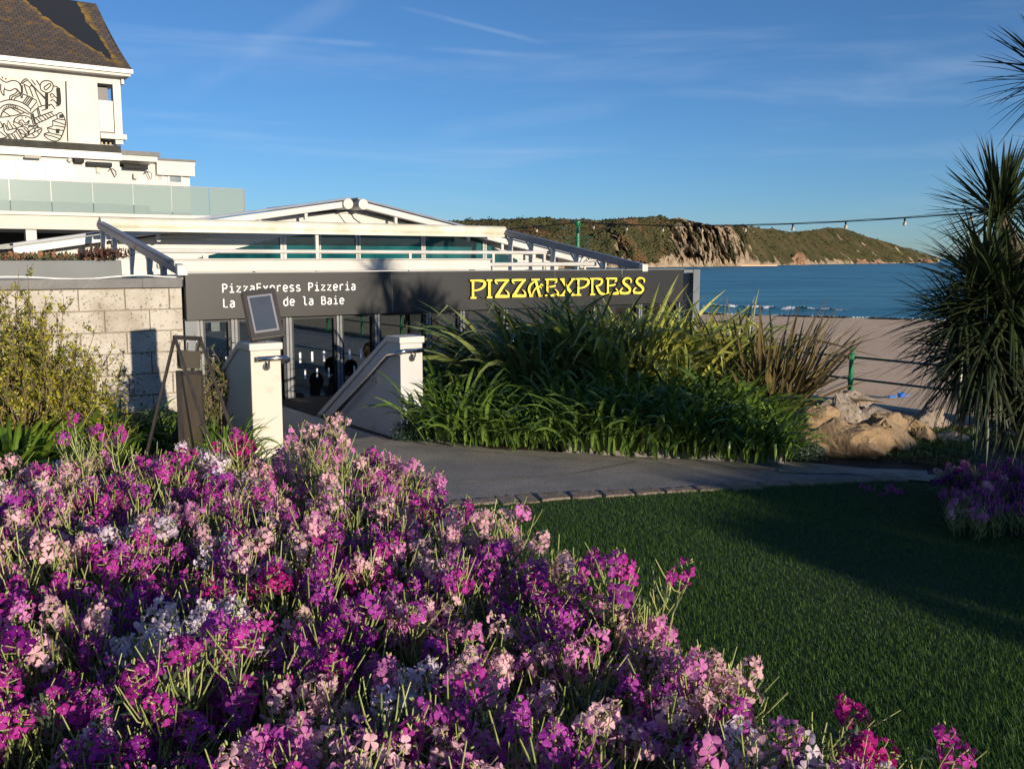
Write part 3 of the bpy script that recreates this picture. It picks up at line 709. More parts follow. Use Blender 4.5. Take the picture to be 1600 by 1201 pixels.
# large yellow letters (art nouveau face)
H_ = {
'P': [[(.16, .02, .15), (.155, .5, .13), (.16, .98, .15)], [(.02, .04, .09), (.34, .04, .09)], [(0, .955, .08), (.3, .955, .09), (.6, .95, .10)], [(.5, .945, .11), (.74, .90, .13), (.80, .74, .17), (.66, .56, .13), (.44, .46, .09), (.2, .42, .07)]],
'I': [[(.16, .02, .15), (.16, .98, .15)], [(.02, .04, .09), (.32, .04, .09)], [(.0, .955, .09), (.32, .955, .09)]],
'Z': [[(.04, .94, .11), (.4, .95, .11), (.84, .94, .11)], [(.04, .95, .07), (.10, .82, .08), (.20, .76, .04)], [(.76, .93, .13), (.48, .6, .15), (.28, .3, .17), (.12, .08, .17)], [(.05, .07, .12), (.35, .08, .15), (.62, .07, .15), (.86, .06, .10)], [(.80, .08, .14), (.80, .24, .10), (.70, .36, .05), (.62, .40, .03)]],
'A': [[(.20, .95, .09), (.70, .95, .09)], [(.46, .93, .15), (.56, .55, .15), (.66, .20, .16), (.74, .03, .13)], [(.42, .86, .06), (.16, .68, .12), (.06, .42, .15), (.12, .20, .13), (.20, .03, .12)], [(.08, .04, .07), (.3, .04, .07)], [(.26, .10, .06), (.34, .32, .08), (.5, .50, .09), (.70, .56, .09), (.84, .48, .10)], [(.72, .54, .08), (.78, .68, .08), (.90, .62, .07)], [(.62, .04, .07), (.86, .04, .07)]],
'E': [[(.17, .02, .14), (.165, .5, .12), (.17, .98, .14)], [(.02, .95, .08), (.4, .95, .10), (.76, .93, .11)], [(.74, .95, .08), (.70, .80, .09), (.60, .76, .04)], [(.18, .53, .07), (.44, .55, .09), (.66, .60, .10)], [(.02, .05, .08), (.4, .07, .14), (.72, .07, .15), (.90, .05, .08)], [(.82, .08, .12), (.80, .22, .10), (.68, .36, .05), (.60, .40, .03)]],
'X': [[(.10, .97, .15), (.36, .6, .17), (.60, .3, .18), (.84, .03, .15)], [(.84, .97, .11), (.56, .62, .11), (.36, .34, .11), (.12, .03, .11)], [(0, .955, .08), (.28, .955, .08)], [(.70, .955, .08), (.96, .955, .08)], [(.0, .04, .08), (.28, .04, .08)], [(.70, .04, .08), (.98, .04, .08)]],
'R': [[(.16, .02, .15), (.155, .5, .13), (.16, .98, .15)], [(.02, .04, .09), (.34, .04, .09)], [(0, .955, .08), (.3, .955, .09), (.6, .95, .10)], [(.5, .945, .11), (.74, .90, .13), (.78, .76, .15), (.66, .60, .12), (.40, .52, .08)], [(.38, .56, .08), (.52, .34, .15), (.66, .14, .16), (.84, .06, .12), (1.0, .05, .06)]],
'S': [[(.78, .68, .10), (.80, .84, .10), (.62, .95, .10), (.38, .92, .13), (.26, .76, .16), (.38, .60, .17), (.58, .46, .17), (.72, .30, .17), (.68, .13, .15), (.46, .06, .13), (.2, .08, .13), (.06, .16, .12), (.12, .30, .10), (.24, .38, .06)], [(.05, .07, .10), (.3, .05, .10)]],
}
adv_ = {'P': .88, 'I': .42, 'Z': .95, 'A': .98, 'E': .92, 'X': .98, 'R': 1.0, 'S': .90}
word = "PIZZAEXPRESS"
u0, zl = hv(732, 466.5, vS); u1, _ = hv(1006, 459, vS); _, zh = hv(732, 437, vS); ch_ = zh-zl
tot = sum(adv_[c] for c in word); sx = (u1-u0)/tot
mb = MB(L); x = u0
for c in word:
    for si, st_ in enumerate(H_[c]):
        wfx = (sx+ch_)/2*.96
        pts = [(x+p[0]*sx*.98, zl+p[1]*ch_, p[2]*wfx) for p in st_]
        stroke(mb, pts, 1, vS, lambda a, b_: (a, b_), .040+.0006*si, 0, 1, sm=5 if len(pts) > 2 else 1)
    x += adv_[c]*sx
mb.build('yellow_lettering', [M_yellow, M_black], rest)

# planter box roof with sedum on the left
u0, zt_ = hv(0, 405, .7); u1, zb_ = hv(191, 430, .7)
mb = MB(L); mb.box((-7, .7, 1.302), (u1, 2.6, 1.585)); pl = tag(mb.build('roof_planter', M_planter, bevel=.01), 'long grey planter box lying on the flat roof above the block wall', 'planter')
pp = []
for i in range(9000): pp.append(L(random.uniform(-7, u1-.05), random.uniform(.75, 2.5), 1.585+random.random()**2*.06))
mi = (rng.random(9000) < .45).astype(int)
stuff(leafcards('sedum', pp, .045, [pm('sedum_red', (.20, .09, .05), (.28, .15, .07), 6, .9), pm('sedum_green', (.06, .09, .04), (.03, .045, .02), 6, .9)], None, 1.6, .8, mi=mi), 'low red and green sedum growing in the grey roof planter', 'sedum')
pp = [L(u1-.15+random.gauss(0, .12), .8+random.gauss(0, .1), 1.60+abs(random.gauss(0, .05))) for _ in range(350)]
stuff(leafcards('dry_sedum', pp, .07, pm('sedum_dark', (.10, .03, .025), (.05, .04, .02), 8, .9), None, 3, 1.2), 'dark red straggly tuft at the right end of the grey roof planter', 'sedum')

# ---------------------------------------------------------------- stairs, landing and walls of the stairwell
mb = MB(L); nst = 7; t0 = -2.72
for k in range(nst): mb.box((-.19, t0+k*.28, -1.21), (.91, t0+(k+1)*.28, -.005-(k+1)*.17))
mb.box((-.19, -3.02, -1.21), (.91, t0, -.002)); struct(mb.build('stairs', M_pale, bevel=.006))
mb = MB(L); mb.box((-.19, t0+7*.28+.002, -1.25), (1.0, 0.04, -1.196)); struct(mb.build('landing', M_pale))
mb = MB(L); mb.box((-.25, -3.0, -1.3), (-.195, -.001, -.02)); mb.box((.915, -3.0, -1.3), (.96, -.001, -.02)); struct(mb.build('pit_lining', M_render2))
def stairwall(uc, wd, label, ztop, vf, mat, capm, pil_w, vend):
    t = thing('stair_wall', label, 'wall', L(uc, vf, 0))
    h = wd/2
    mb = MB(L)     # sloping wall: pillar at front then coping falls at 31 degrees
    sl = math.tan(R(31)); ve = vf+pil_w
    poly = [(vf, -.2), (vf, ztop-.06), (ve, ztop-.06), (vend, ztop-.06-(vend-ve)*sl), (vend, -1.25)]
    def X(a, b_, c): return L(b_, a, c)
    m2 = MB(X)
    n_ = len(poly); vs_ = [(p[0], uc-h, p[1]) for p in poly]+[(p[0], uc+h, p[1]) for p in poly]
    m2.add(vs_, [tuple(range(n_-1, -1, -1)), tuple(range(n_, 2*n_))]+[(i, (i+1) % n_, n_+(i+1) % n_, n_+i) for i in range(n_)])
    m2.build('wall_body', mat, t, bevel=.006)
    m3 = MB(X); o = .014
    top = [(vf-.018, ztop-.058), (vf-.018, ztop), (ve-.01, ztop), (vend, ztop-(vend-ve)*sl+.02), (vend, ztop-.052-(vend-ve)*sl), (ve, ztop-.058)]
    n_ = len(top); vs_ = [(p[0], uc-h-o, p[1]) for p in top]+[(p[0], uc+h+o, p[1]) for p in top]
    m3.add(vs_, [tuple(range(n_-1, -1, -1)), tuple(range(n_, 2*n_))]+[(i, (i+1) % n_, n_+(i+1) % n_, n_+i) for i in range(n_)])
    m3.build('coping', capm, t, bevel=.008)
    return t
# positions from the photograph
lp0 = hd(394, 600, 7.55); lp1 = hd(439, 600, 7.72)
rp0 = hd(627, 600, 8.42); rp1 = hd(660, 600, 8.56)
ulc = (toL(lp0)[0]+toL(lp1)[0])/2; vl = (toL(lp0)[1]+toL(lp1)[1])/2
urc = (toL(rp0)[0]+toL(rp1)[0])/2; vr = (toL(rp0)[1]+toL(rp1)[1])/2
print('pillars', ulc, vl, urc, vr)
wl = .25; wr = .225
zl_t = CAMZ-(535-404)*7.6/1500*1.0; zr_t = CAMZ-(525-404)*8.45/1500
stw1 = stairwall(ulc, wl, 'cream stair wall with sloping top, left of the stairs and under the menu box', zl_t, vl, M_render, M_white, .26, -.05)
stw2 = stairwall(urc, wr, 'pale grey stair wall with white capped pillar right of the stairs', zr_t, vr, M_render2, M_white, .24, -.05)
def handrail(uc, h, vf, zt, side, label, vend):
    t = thing('handrail', label, 'handrail', L(uc, vf, zt-.2))
    u_in = uc+side*(h+.055); zr = zt-.12; sl = math.tan(R(31)); r = .021
    pts = [(uc-side*h*.75, vf-.06, zr)]
    # along the front of the pillar then round the corner
    for k in range(7):
        a = math.pi/2*k/6; pts.append((u_in-side*.06+side*.06*math.sin(a), vf-.06+.06*(1-math.cos(a)), zr-.005*k))
    pts.append((u_in, vf+.12, zr-.05))
    pts.append((u_in, vend, zr-.05-(vend-vf-.12)*sl))
    mb = MB(L); mb.tube(pts, r, 12); mb.build('rail', M_steel, t, smooth=True)
    for (p, q) in (((uc, vf-.06, zr), (uc, vf, zr-.07)), ((u_in, vf+.45, zr-.05-.33*sl), (uc+side*h, vf+.47, zr-.12-.33*sl)), ((u_in, vf+1.6, zr-.05-1.48*sl), (uc+side*h, vf+1.62, zr-.12-1.48*sl))):
        mb = MB(L); p = Vector(p); q = Vector(q); mid = Vector((p.x, p.y, q.z)); mb.tube([p, p.lerp(mid, .7), mid.lerp(q, .3), q], .008, 6)
        d = (q-mid).normalized(); mb.tube([q-d*.008, q-d*.001], .032, 14); mb.build('bracket', M_steel, t)
    return t
handrail(ulc, wl/2, vl, zl_t, 1, 'steel handrail bent round the left pillar below the menu box', -.6)
handrail(urc, wr/2, vr, zr_t, -1, 'steel handrail along the right stair wall', -.6)

# menu box on the left pillar
mbx = thing('menu_box', 'dark framed menu display case on a short post on the left pillar', 'sign', L(ulc, vl+.13, zl_t))
import itertools
D0 = 7.62
cn = [(377, 455), (429, 449), (446, 524), (393, 531)]
A3, B3, D3 = hd(*cn[0], 7.66), hd(*cn[1], 7.78), hd(*cn[3], 7.52)
def facep(q, D):
    k, kt = q; return [A3+(B3-A3)*a+(D3-A3)*b_ for a, b_ in ((.5-k/2, .5-kt/2), (.5+k/2, .5-kt/2), (.5+k/2, .5+kt/2), (.5-k/2, .5+kt/2))]
def slab(name, mat, q, off0, off1, parent, bev=0):
    a, b_, c, d = facep(q, D0); nrm = (b_-a).cross(d-a).normalized()
    if nrm.y > 0: nrm = -nrm
    mb = MB(); P_ = [a, b_, c, d]
    vs_ = [p+nrm*off1 for p in P_]+[p+nrm*off0 for p in P_]
    mb.add(vs_, [(0, 1, 2, 3), (7, 6, 5, 4), (0, 4, 5, 1), (1, 5, 6, 2), (2, 6, 7, 3), (3, 7, 4, 0)]); return mb.build(name, mat, parent, bevel=bev)
def inset(q, k, kt=None): return (k, kt or k)
slab('case', pm('menu_case', (.022, .020, .022), (.035, .03, .03), 10, .5), (1, 1), -.07, 0, mbx, .005)
slab('inner_frame', pm('menu_frame', (.20, .20, .23), None, rough=.4), inset(cn, .74, .76), .0005, .004, mbx)
slab('pane', pm('menu_pane', (.05, .065, .09), (.06, .075, .10), 6, .12), inset(cn, .62, .68), .0045, .007, mbx)
mb = MB(); cc = hd(411, 531, 7.7); mb.tube([(cc.x, cc.y, zl_t-.001), (cc.x, cc.y, zl_t+.07)], .014, 10); mb.tube([(cc.x-.05, cc.y, zl_t+.0005), (cc.x-.05, cc.y, zl_t+.008)], .0, 3); mb.box((cc.x-.05, cc.y-.04, zl_t-.0005), (cc.x+.05, cc.y+.04, zl_t+.006)); mb.build('post', M_steel, mbx)

# A-frame with hanging board
M_iron = pm('dark_iron', (.035, .032, .03), (.06, .05, .045), 12, .5, metal=.3)
A_ = hd(273, 527, 6.55); B_ = hd(313, 529, 7.15)
af = thing('a_frame_sign', 'black metal A-frame stand with a narrow brown board hanging from its top bar', 'sign', ((A_.x+B_.x)/2, (A_.y+B_.y)/2, 0))
dr = (B_-A_); dr.z = 0; dr.normalize(); pr = Vector((dr.y, -dr.x, 0))
mb = MB(); mb.beam(A_, B_, .03, .03); mb.build('top_bar', M_iron, af)
for P_, name in ((A_, 'a'), (B_, 'b')):
    for s_ in (-1, 1):
        mb = MB(); q = P_+pr*(.30*s_); q.z = 0; mb.beam(P_+Vector((0, 0, .0)), q, .028, .016); mb.build('leg', M_iron, af)
M_board = pm('brown_board', (.085, .065, .045), (.06, .045, .032), 5, .5, bump=.1, bs=20)
b0 = A_.lerp(B_, .08)+Vector((0, 0, -.085)); b1 = A_.lerp(B_, .92)+Vector((0, 0, -.085)); zt_ = b0.z; 
def pan(a, b_, z0, z1, th, mat, name, par, off=0, dz=None):
    dz = B_.z-A_.z if dz is None else dz
    mb = MB(); n_ = pr*th/2
    mb.add([(a.x-n_.x, a.y-n_.y, z0), (b_.x-n_.x, b_.y-n_.y, z0+dz), (b_.x+n_.x, b_.y+n_.y, z0+dz), (a.x+n_.x, a.y+n_.y, z0), (a.x-n_.x, a.y-n_.y, z1), (b_.x-n_.x, b_.y-n_.y, z1+dz), (b_.x+n_.x, b_.y+n_.y, z1+dz), (a.x+n_.x, a.y+n_.y, z1)], [(0, 3, 2, 1), (4, 5, 6, 7), (0, 1, 5, 4), (1, 2, 6, 5), (2, 3, 7, 6), (3, 0, 4, 7)]); return mb.build(name, mat, par)
pan(b0, b1, zt_-.13, zt_, .015, pm('header_board', (.10, .085, .06), None, rough=.5), 'header', af)
pan(b0, b1, .12, zt_-.16, .02, M_board, 'board', af)
for q0, q1 in (((b0, 0), (b1, 0)),):
    mb = MB()
    for zz_ in (.12, zt_-.16): mb.beam(Vector((b0.x, b0.y, zz_)), Vector((b1.x, b1.y, zz_+B_.z-A_.z)), .035, .03)
    for pq, dd_ in ((b0, 0), (b1, B_.z-A_.z)): mb.beam(Vector((pq.x, pq.y, .10+dd_)), Vector((pq.x, pq.y, zt_-.145+dd_)), .035, .03, up=(1, 0, 0))
    mb.build('board_frame', M_iron, af)
mb = MB()
for k in (.15, .45, .8):
    p = A_.lerp(B_, k)
    mb.tube([p, p+Vector((.006, 0, -.03)), p+Vector((0, 0, -.09))], .005, 5)
mb.build('hook', M_steel, af)

# ---------------------------------------------------------------- white house on the left with its terrace
VT = 26.6; VH = 30.0
hs = thing('white_house', 'tall white house with lichen covered slate roof and a line drawing mural', 'house', L(-8, VH, -1.2))
ter = thing('terrace', 'white terrace deck with frosted glass balustrade in front of the white house', 'terrace', L(-5, VT, -1.2))
uT = hv(381, 300, VT)[0]; zg1 = 3.2+1.13
_, ztop_ = hv(0, 280, VT); _, zbot_ = hv(0, 330, VT); _, zsl = hv(0, 357, VT)
mb = MB(L); mb.box((-34, VT+.05, zsl), (uT+.15, VT+6, zbot_-.02)); mb.build('slab', pm('fascia_cream', (.60, .56, .50), (.54, .50, .44), 1, .8), ter)
mb = MB(L); mb.box((-34, VT-.05, zbot_-.10), (uT+.2, VT+.04, zbot_+.02)); mb.build('slab_edge', M_white, ter)
edges = [-34+0*1]; bx = [uT]; pxs = [326, 268, 208, 145, 80, 62, 15, -60, -150, -260]
ue = [uT]+[hv(x, 305, VT)[0] for x in (326, 268, 208, 145, 80, 15, -60, -150, -260)]
m, n, l, b = newmat('frosted_glass'); b.inputs['Base Color'].default_value = (.30, .38, .36, 1); b.inputs['Roughness'].default_value = .12
tr = n.new('ShaderNodeBsdfTransparent'); tr.inputs[0].default_value = (.75, .82, .8, 1); mx = n.new('ShaderNodeMixShader'); mx.inputs[0].default_value = .35; l.new(b.outputs[0], mx.inputs[1]); l.new(tr.outputs[0], mx.inputs[2]); l.new(mx.outputs[0], n['Material Output'].inputs[0]); M_frost = m
for a, b_ in zip(ue[1:], ue): 
    mb = MB(L); mb.box((a+.015, VT-.01, zbot_+.03), (b_-.01, VT+.015, ztop_)); mb.build('glass_panel', M_frost, ter)
mb = MB(L)
mb.box((-34, VT-.0, ztop_+.001), (uT, VT+.02, ztop_+.03)); mb.box((uT-.0, VT-.01, zbot_+.03), (uT+.03, VT+.02, ztop_)); mb.build('rail', M_mull, ter)
for px_, wpx in ((49, 15), (-150, 15), (330, 12)):
    u, _ = hv(px_, 380, VT+.3); hw_ = .17; mb = MB(L); mb.box((u-hw_, VT+.2, -1.2), (u+hw_, VT+.55, zsl-.001)); mb.build('column', M_white, ter)
mb = MB(L); mb.box((-34, VT+5.5, -1.2), (uT, VT+5.7, zsl-.001)); mb.build('back_wall', pm('deck_shade', (.03, .028, .025), None, rough=.9), ter)  # near-black wall colour stands in for the shade under the deck
# ground floor block behind the terrace
def box_px(parent, name, mat, x0, x1, y0, y1, v, depth, bevel=0):
    u0, z0_ = hv(x0, y1, v); u1, z1_ = hv(x1, y0, v); u1 = hv(x1, (y0+y1)/2, v)[0]; u0 = hv(x0, (y0+y1)/2, v)[0]
    mb = MB(L); mb.box((u0, v, z0_), (u1, v+depth, z1_)); return mb.build(name, mat, parent, bevel=bevel)
def zat(px_, py_, v): return hv(px_, py_, v)[1]
u187 = hv(187, 260, VH)[0]; u247 = hv(245, 262, VH)[0]; u300 = hv(297, 280, VH)[0]
zA = zat(187, 240, VH); zB = zat(247, 246, VH)
mb = MB(L); mb.box((-40, VH, zbot_-.02), (u187, VH+9, zA)); mb.box((u187, VH+.12, zbot_-.02), (u247-.3, VH+7, zat(215, 262, VH))); mb.build('lower_wall', M_white, hs)
mb = MB(L); mb.box((-40, VH-.25, zA+.0), (u187+.02, VH+9, zA+.27)); mb.build('flat_roof', pm('black_roofing', (.03, .03, .025), (.05, .05, .04), 3, .9), hs)
mb = MB(L); mb.box((-40, VH-.22, zA-.28), (u187+.05, VH-.02, zA-.005)); mb.build('gutter', M_whitemetal, hs)
zP = zat(215, 239, VH)
mb = MB(L); mb.box((u187+.03, VH-.15, zat(215, 252, VH)), (u247, VH+7, zP-.12)); mb.build('parapet', M_white, hs)
mb = MB(L); mb.box((u187+.03, VH-.22, zP-.118), (u247+.1, VH+7, zP+.05)); mb.build('roof_edge', M_flash, hs)
VB = VH+1.2
mb = MB(L); ub0 = hv(243, 270, VB)[0]; ub1 = hv(296, 270, VB)[0]; zc = zat(270, 254, VB)
mb.box((u247-.3, VB, zbot_-.02), (ub1, VB+5, zc-.1)); mb.build('bay', M_white, hs)
mb = MB(L); mb.box((ub0, VB-.25, zc-.55), (ub1+.15, VB-.002, zc-.1)); mb.box((ub0, VB-.25, zc-.098), (ub1+.18, VB+5, zc+.03)); 
mb.build('bay_roof', [M_white, M_flash], hs)
mb = MB(L); mb.box((ub0-.05, VB-.3, zc+.032), (ub1+.2, VB+5, zc+.12)); mb.build('bay_roof_edge', M_flash, hs)
M_hwin = pm('house_window', (.10, .14, .18), (.30, .32, .32), .8, .08)
M_blind = pm('pale_blind', (.36, .335, .29), (.46, .43, .39), .6, .25)
def winpx(parent, x0, x1, y0, y1, v, mat, fr=.06):
    ym = (y0+y1)/2; xm = (x0+x1)/2
    u0 = hv(x0, ym, v)[0]; u1 = hv(x1, ym, v)[0]; z1_ = zat(xm, y0, v); z0_ = zat(xm, y1, v)
    mb = MB(L)
    mb.box((u0, v-.05, z0_), (u0+fr, v-.002, z1_)); mb.box((u1-fr, v-.05, z0_), (u1, v-.002, z1_)); mb.box((u0+fr, v-.048, z0_), (u1-fr, v-.002, z0_+fr)); mb.box((u0+fr, v-.048, z1_-fr), (u1-fr, v-.002, z1_))
    f = mb.build('window', M_whitemetal, parent); 
    mb = MB(L); mb.box((u0+fr, v-.03, z0_+fr), (u1-fr, v-.012, z1_-fr)); g = mb.build('pane', mat, f); return f
winpx(hs, 243, 255, 270, 285, VB, M_blind); winpx(hs, 262, 285, 271, 287, VB, M_hwin)
for x0, x1 in ((-26, -2), (0, 25), (27, 71), (73, 117)): winpx(hs, x0, x1, 252, 330, VH, M_blind, .1)
# wall heaters, light, small boxes
for x0, x1, y0, y1, lab in ((133, 173, 254, 261, 'black bar heater on the white wall nearest the security light'), (191, 229, 258, 265, 'black bar heater on the white wall, right one of two')):
    u0 = hv(x0, y0, VH)[0]; u1 = hv(x1, y0, VH)[0]; z1_ = zat((x0+x1)/2, y0, VH); z0_ = zat((x0+x1)/2, y1, VH)
    t = thing('wall_heater', lab, 'heater', L((u0+u1)/2, VH, z0_))
    mb = MB(L); mb.box((u0, VH-.22, z0_), (u1, VH-.1, z1_)); mb.build('body', M_black, t, bevel=.02)
    mb = MB(L); mb.box((u0+.3, VH-.1, z0_+.05), (u0+.36, VH, z1_-.05)); mb.box((u1-.36, VH-.1, z0_+.05), (u1-.3, VH, z1_-.05)); mb.build('bracket', M_black, t)
    mb = MB(L); mb.tube([(u1-.1, VH-.12, z0_+.1)]+[(u1+.02+.16*math.sin(q), VH-.05, z0_-.22-.18*math.cos(q)+.0) for q in (0.6, 1.2, 2, 2.8, 3.6, 4.4)], .014, 5); mb.build('cable', M_black, t)
u0 = hv(113, 250, VH)[0]; u1 = hv(129, 250, VH)[0]; z1_ = zat(120, 247.5, VH); z0_ = zat(120, 255.5, VH)
t = thing('security_light', 'black floodlight with small round sensor on the white wall', 'lamp', L(u0, VH, z0_))
mb = MB(L); mb.box((u0, VH-.3, z0_), (u1, VH-.05, z1_)); mb.build('body', M_black, t, bevel=.03)
mb = MB(L); mb.ell((u0-.12, VH-.16, (z0_+z1_)/2), (.09, .09, .09), 10, 6); mb.build('sensor', M_whitemetal, t)
for x_, y_, lab in ((153, 266, 'small pale box on the white wall below the first heater'), (211, 275, 'small pale box on the white wall below the right heater')):
    u, z_ = hv(x_, y_, VH); mb = MB(L); mb.box((u-.08, VH-.1, z_-.12), (u+.08, VH-.001, z_+.1)); tag(mb.build('wall_box', pm('cream_box', (.55, .50, .42), None), bevel=.02), lab, 'box')
u, z_ = hv(49, 246.5, VH); mb = MB(L); mb.box((u-.28, VH-.33, z_-.05), (u+.28, VH-.24, z_+.05)); tag(mb.build('sign_light', pm('grey_box', (.35, .33, .30), None), bevel=.02), 'small grey light fitting under the gutter of the white house', 'lamp')
# tower storey
VU = VH+.6
utl = hv(103, 170, VU)[0]; utr = hv(190, 170, VU)[0]; zTe = zat(190, 122, VU); zTb = zat(150, 232, VU)
uo0 = hv(154, 170, VU)[0]; uo1 = hv(178, 170, VU)[0]
zo1 = zat(166, 131, VU); zo0 = zat(166, 208, VU)
mb = MB(L); mb.box((-40, VU, zA+.3), (uo0, VU+8, zTe)); mb.box((uo1, VU, zA+.42), (utr, VU+.35, zTe)); mb.box((uo0, VU+.01, zo1), (uo1, VU+1.0, zTe-.005)); mb.box((uo0, VU+1.9, zA+.42), (utr-.4, VU+2.1, zTe-.01)); mb.build('tower_wall', M_white, hs)
mb = MB(L); mb.box((uo0, VU-.12, zo0-.22), (utr+.12, VU+2, zo0-.02)); mb.build('balcony_slab', M_white, hs)
mb = MB(L); mb.box((uo0+.02, VU+.05, zo0), (uo1-.02, VU+.07, zat(166, 157, VU))); mb.build('balcony_glass', M_blind, hs)
mb = MB(L); mb.box((uo0+.02, VU+.5, zo1-1.6), (uo0+.5, VU+.55, zo1-.02)); mb.box((uo0, VU+.04, zo0-.02), (uo1, VU+.09, zo0+.06)); mb.build('balcony_frame', M_frame, hs)
mb = MB(L); mb.box((-40, VU-.5, zTe+.001), (utr+.28, VU+8, zTe+.12)); mb.box((utr+.02, VU-.1, zTe-.25), (utr+.12, VU+.2, zTe)); mb.build('eaves', M_white, hs)
mb = MB(L); mb.box((-40, VU-.6, zTe+.10), (utr+.36, VU-.501, zTe+.26)); mb.build('roof_gutter', M_whitemetal, hs)
# balcony seats glimpsed below
mb = MB(L); u, z_ = hv(166, 222, VU)
for k in range(4): mb.box((uo0+.1+k*.16, VU+.3, zA+.5), (uo0+.16+k*.16, VU+.33, zo0-.45))
mb.box((uo0+.1, VU+.29, zo0-.47), (uo0+.7, VU+.34, zo0-.42)); mb.build('slatted_seat', pm('pale_wood', (.5, .4, .2), None), hs)
# roof : plane through the eaves and the ridge
rv0 = Vector((utr+.34, VU-.55, zTe+.27)); 
# ridge right end seen at (152,8)
r_ = ray(150, 6); o_ = Vector((0, 0, CAMZ))-P0; vr_ = VU+4.2; t_ = (vr_-o_.dot(Vv))/r_.dot(Vv); ur_ = (o_+r_*t_).dot(U); zr_ = CAMZ+r_.z*t_
m, n, l, b = newmat('slate_roof')
geo = n.new('ShaderNodeNewGeometry')
def nn(s, d=8, w=0):
    q = n.new('ShaderNodeTexNoise'); q.noise_dimensions = '4D'; q.inputs['W'].default_value = w; l.new(geo.outputs['Position'], q.inputs[0]); q.inputs['Scale'].default_value = s; q.inputs['Detail'].default_value = d; q.inputs['Roughness'].default_value = .7; return q.outputs[0]
tcn = n.new('ShaderNodeTexCoord'); mpn = n.new('ShaderNodeMapping'); l.new(tcn.outputs['UV'], mpn.inputs[0]); br_ = n.new('ShaderNodeTexBrick'); l.new(mpn.outputs[0], br_.inputs[0]); br_.inputs['Scale'].default_value = 1; br_.inputs['Brick Width'].default_value = .26; br_.inputs['Row Height'].default_value = .2; br_.inputs['Mortar Size'].default_value = .012
br_.inputs['Color1'].default_value = (.105, .085, .075, 1); br_.inputs['Color2'].default_value = (.07, .06, .058, 1); br_.inputs['Mortar'].default_value = (.02, .018, .018, 1)
rp = n.new('ShaderNodeAttribute'); rp.attribute_name = 'lichen'
def mr(v, a, b2, c=0, d=1):
    q = n.new('ShaderNodeMapRange'); l.new(v, q.inputs[0]); q.inputs[1].default_value = a; q.inputs[2].default_value = b2; q.inputs[3].default_value = c; q.inputs[4].default_value = d; return q.outputs[0]
def mm(op, a, b2):
    q = n.new('ShaderNodeMath'); q.operation = op
    for i, x in enumerate((a, b2)):
        if hasattr(x, 'is_output'): l.new(x, q.inputs[i])
        else: q.inputs[i].default_value = x
    return q.outputs[0]
def mixn(f, a, c):
    q = n.new('ShaderNodeMixRGB'); l.new(f, q.inputs[0])
    for i, x in ((1, a), (2, c)):
        if hasattr(x, 'is_output'): l.new(x, q.inputs[i])
        else: q.inputs[i].default_value = c4(x)
    return q.outputs[0]
edge = mm('ADD', rp.outputs['Fac'], mm('MULTIPLY', mm('SUBTRACT', nn(.9, 8, 3), .5), 1.1))
clean = mr(edge, .48, .52)                    # 1 = old lichened slates
out = mixn(clean, (.022, .026, .036), br_.outputs[0])
lich = mm('MULTIPLY', mr(nn(2.6), .54, .60), clean); edge_l = mm('MULTIPLY', mr(edge, .46, .5), mr(edge, .9, .62))
out = mixn(mm('MULTIPLY', lich, mr(nn(6, 6, 8), .42, .55)), out, (.17, .10, .025))
out = mixn(mm('MULTIPLY', edge_l, mr(nn(3, 8, 5), .42, .52)), out, (.24, .15, .03))
out = mixn(mm('MULTIPLY', mr(nn(9, 3, 5), .72, .75), clean), out, (.5, .48, .42))
l.new(out, b.inputs['Base Color']); b.inputs['Roughness'].default_value = .85; b.inputs['Specular IOR Level'].default_value = .2
bp = n.new('ShaderNodeBump'); bp.inputs['Strength'].default_value = .6; bp.inputs['Distance'].default_value = .03; l.new(br_.outputs['Fac'], bp.inputs['Height']); bp.invert = True; l.new(bp.outputs[0], b.inputs['Normal'])
NU_, NV_ = 60, 30; mb = MB(L); lic = []
for i in range(NU_+1):
    for j in range(NV_+1):
        b2 = j/NV_; ru = (utr+.34)*(1-b2)+ur_*b2; a = i/NU_; u = -40+(ru+40)*a**.4
        curve = -.25*math.sin(math.pi*b2)
        mb.add([(u, rv0.y+(vr_-rv0.y)*b2, rv0.z+(zr_-rv0.z)*b2+curve*.6)], []); dd = ru-u     # distance from right verge
        # clean band: between 0.4 m (top) and 3.5 m from the verge, narrowing to the eaves
        w0 = .15+.5*b2*.9; w1 = .5+2.9*b2
        lic.append(1-max(0, min(1, (dd-w0)/.4))*max(0, min(1, (w1-dd)/.5)))
mb.f = [(i*(NV_+1)+j, (i+1)*(NV_+1)+j, (i+1)*(NV_+1)+j+1, i*(NV_+1)+j+1) for i in range(NU_) for j in range(NV_)]; mb.m = [0]*len(mb.f)
ro = mb.build('roof', m, hs)
at_ = ro.data.attributes.new('lichen', 'FLOAT', 'POINT'); at_.data.foreach_set('value', lic)
uvl = ro.data.uv_layers.new(name='UVMap'); sl_ = math.hypot(vr_-rv0.y, zr_-rv0.z)
vco = [((Vector(v)-P0).dot(U), ((Vector(v)-P0).dot(Vv)-rv0.y)/(vr_-rv0.y)*sl_) for v in mb.v]
for lp in ro.data.loops: uvl.data[lp.index].uv = vco[lp.vertex_index]
mb = MB(L)     # far slope and gable end closing the roof
mb.add([(-40, vr_, zr_-.02), (ur_, vr_, zr_-.02), (utr+.34, vr_+4.5, rv0.z), (-40, vr_+4.5, rv0.z)], [(0, 1, 2, 3)])
mb.add([(utr+.30, rv0.y+.1, rv0.z-.05), (ur_-.04, vr_, zr_-.08), (utr+.30, vr_+4.5, rv0.z-.05)], [(0, 2, 1)]); mb.build('roof_back', pm('slate_dark', (.05, .05, .05), None, rough=.9), hs)
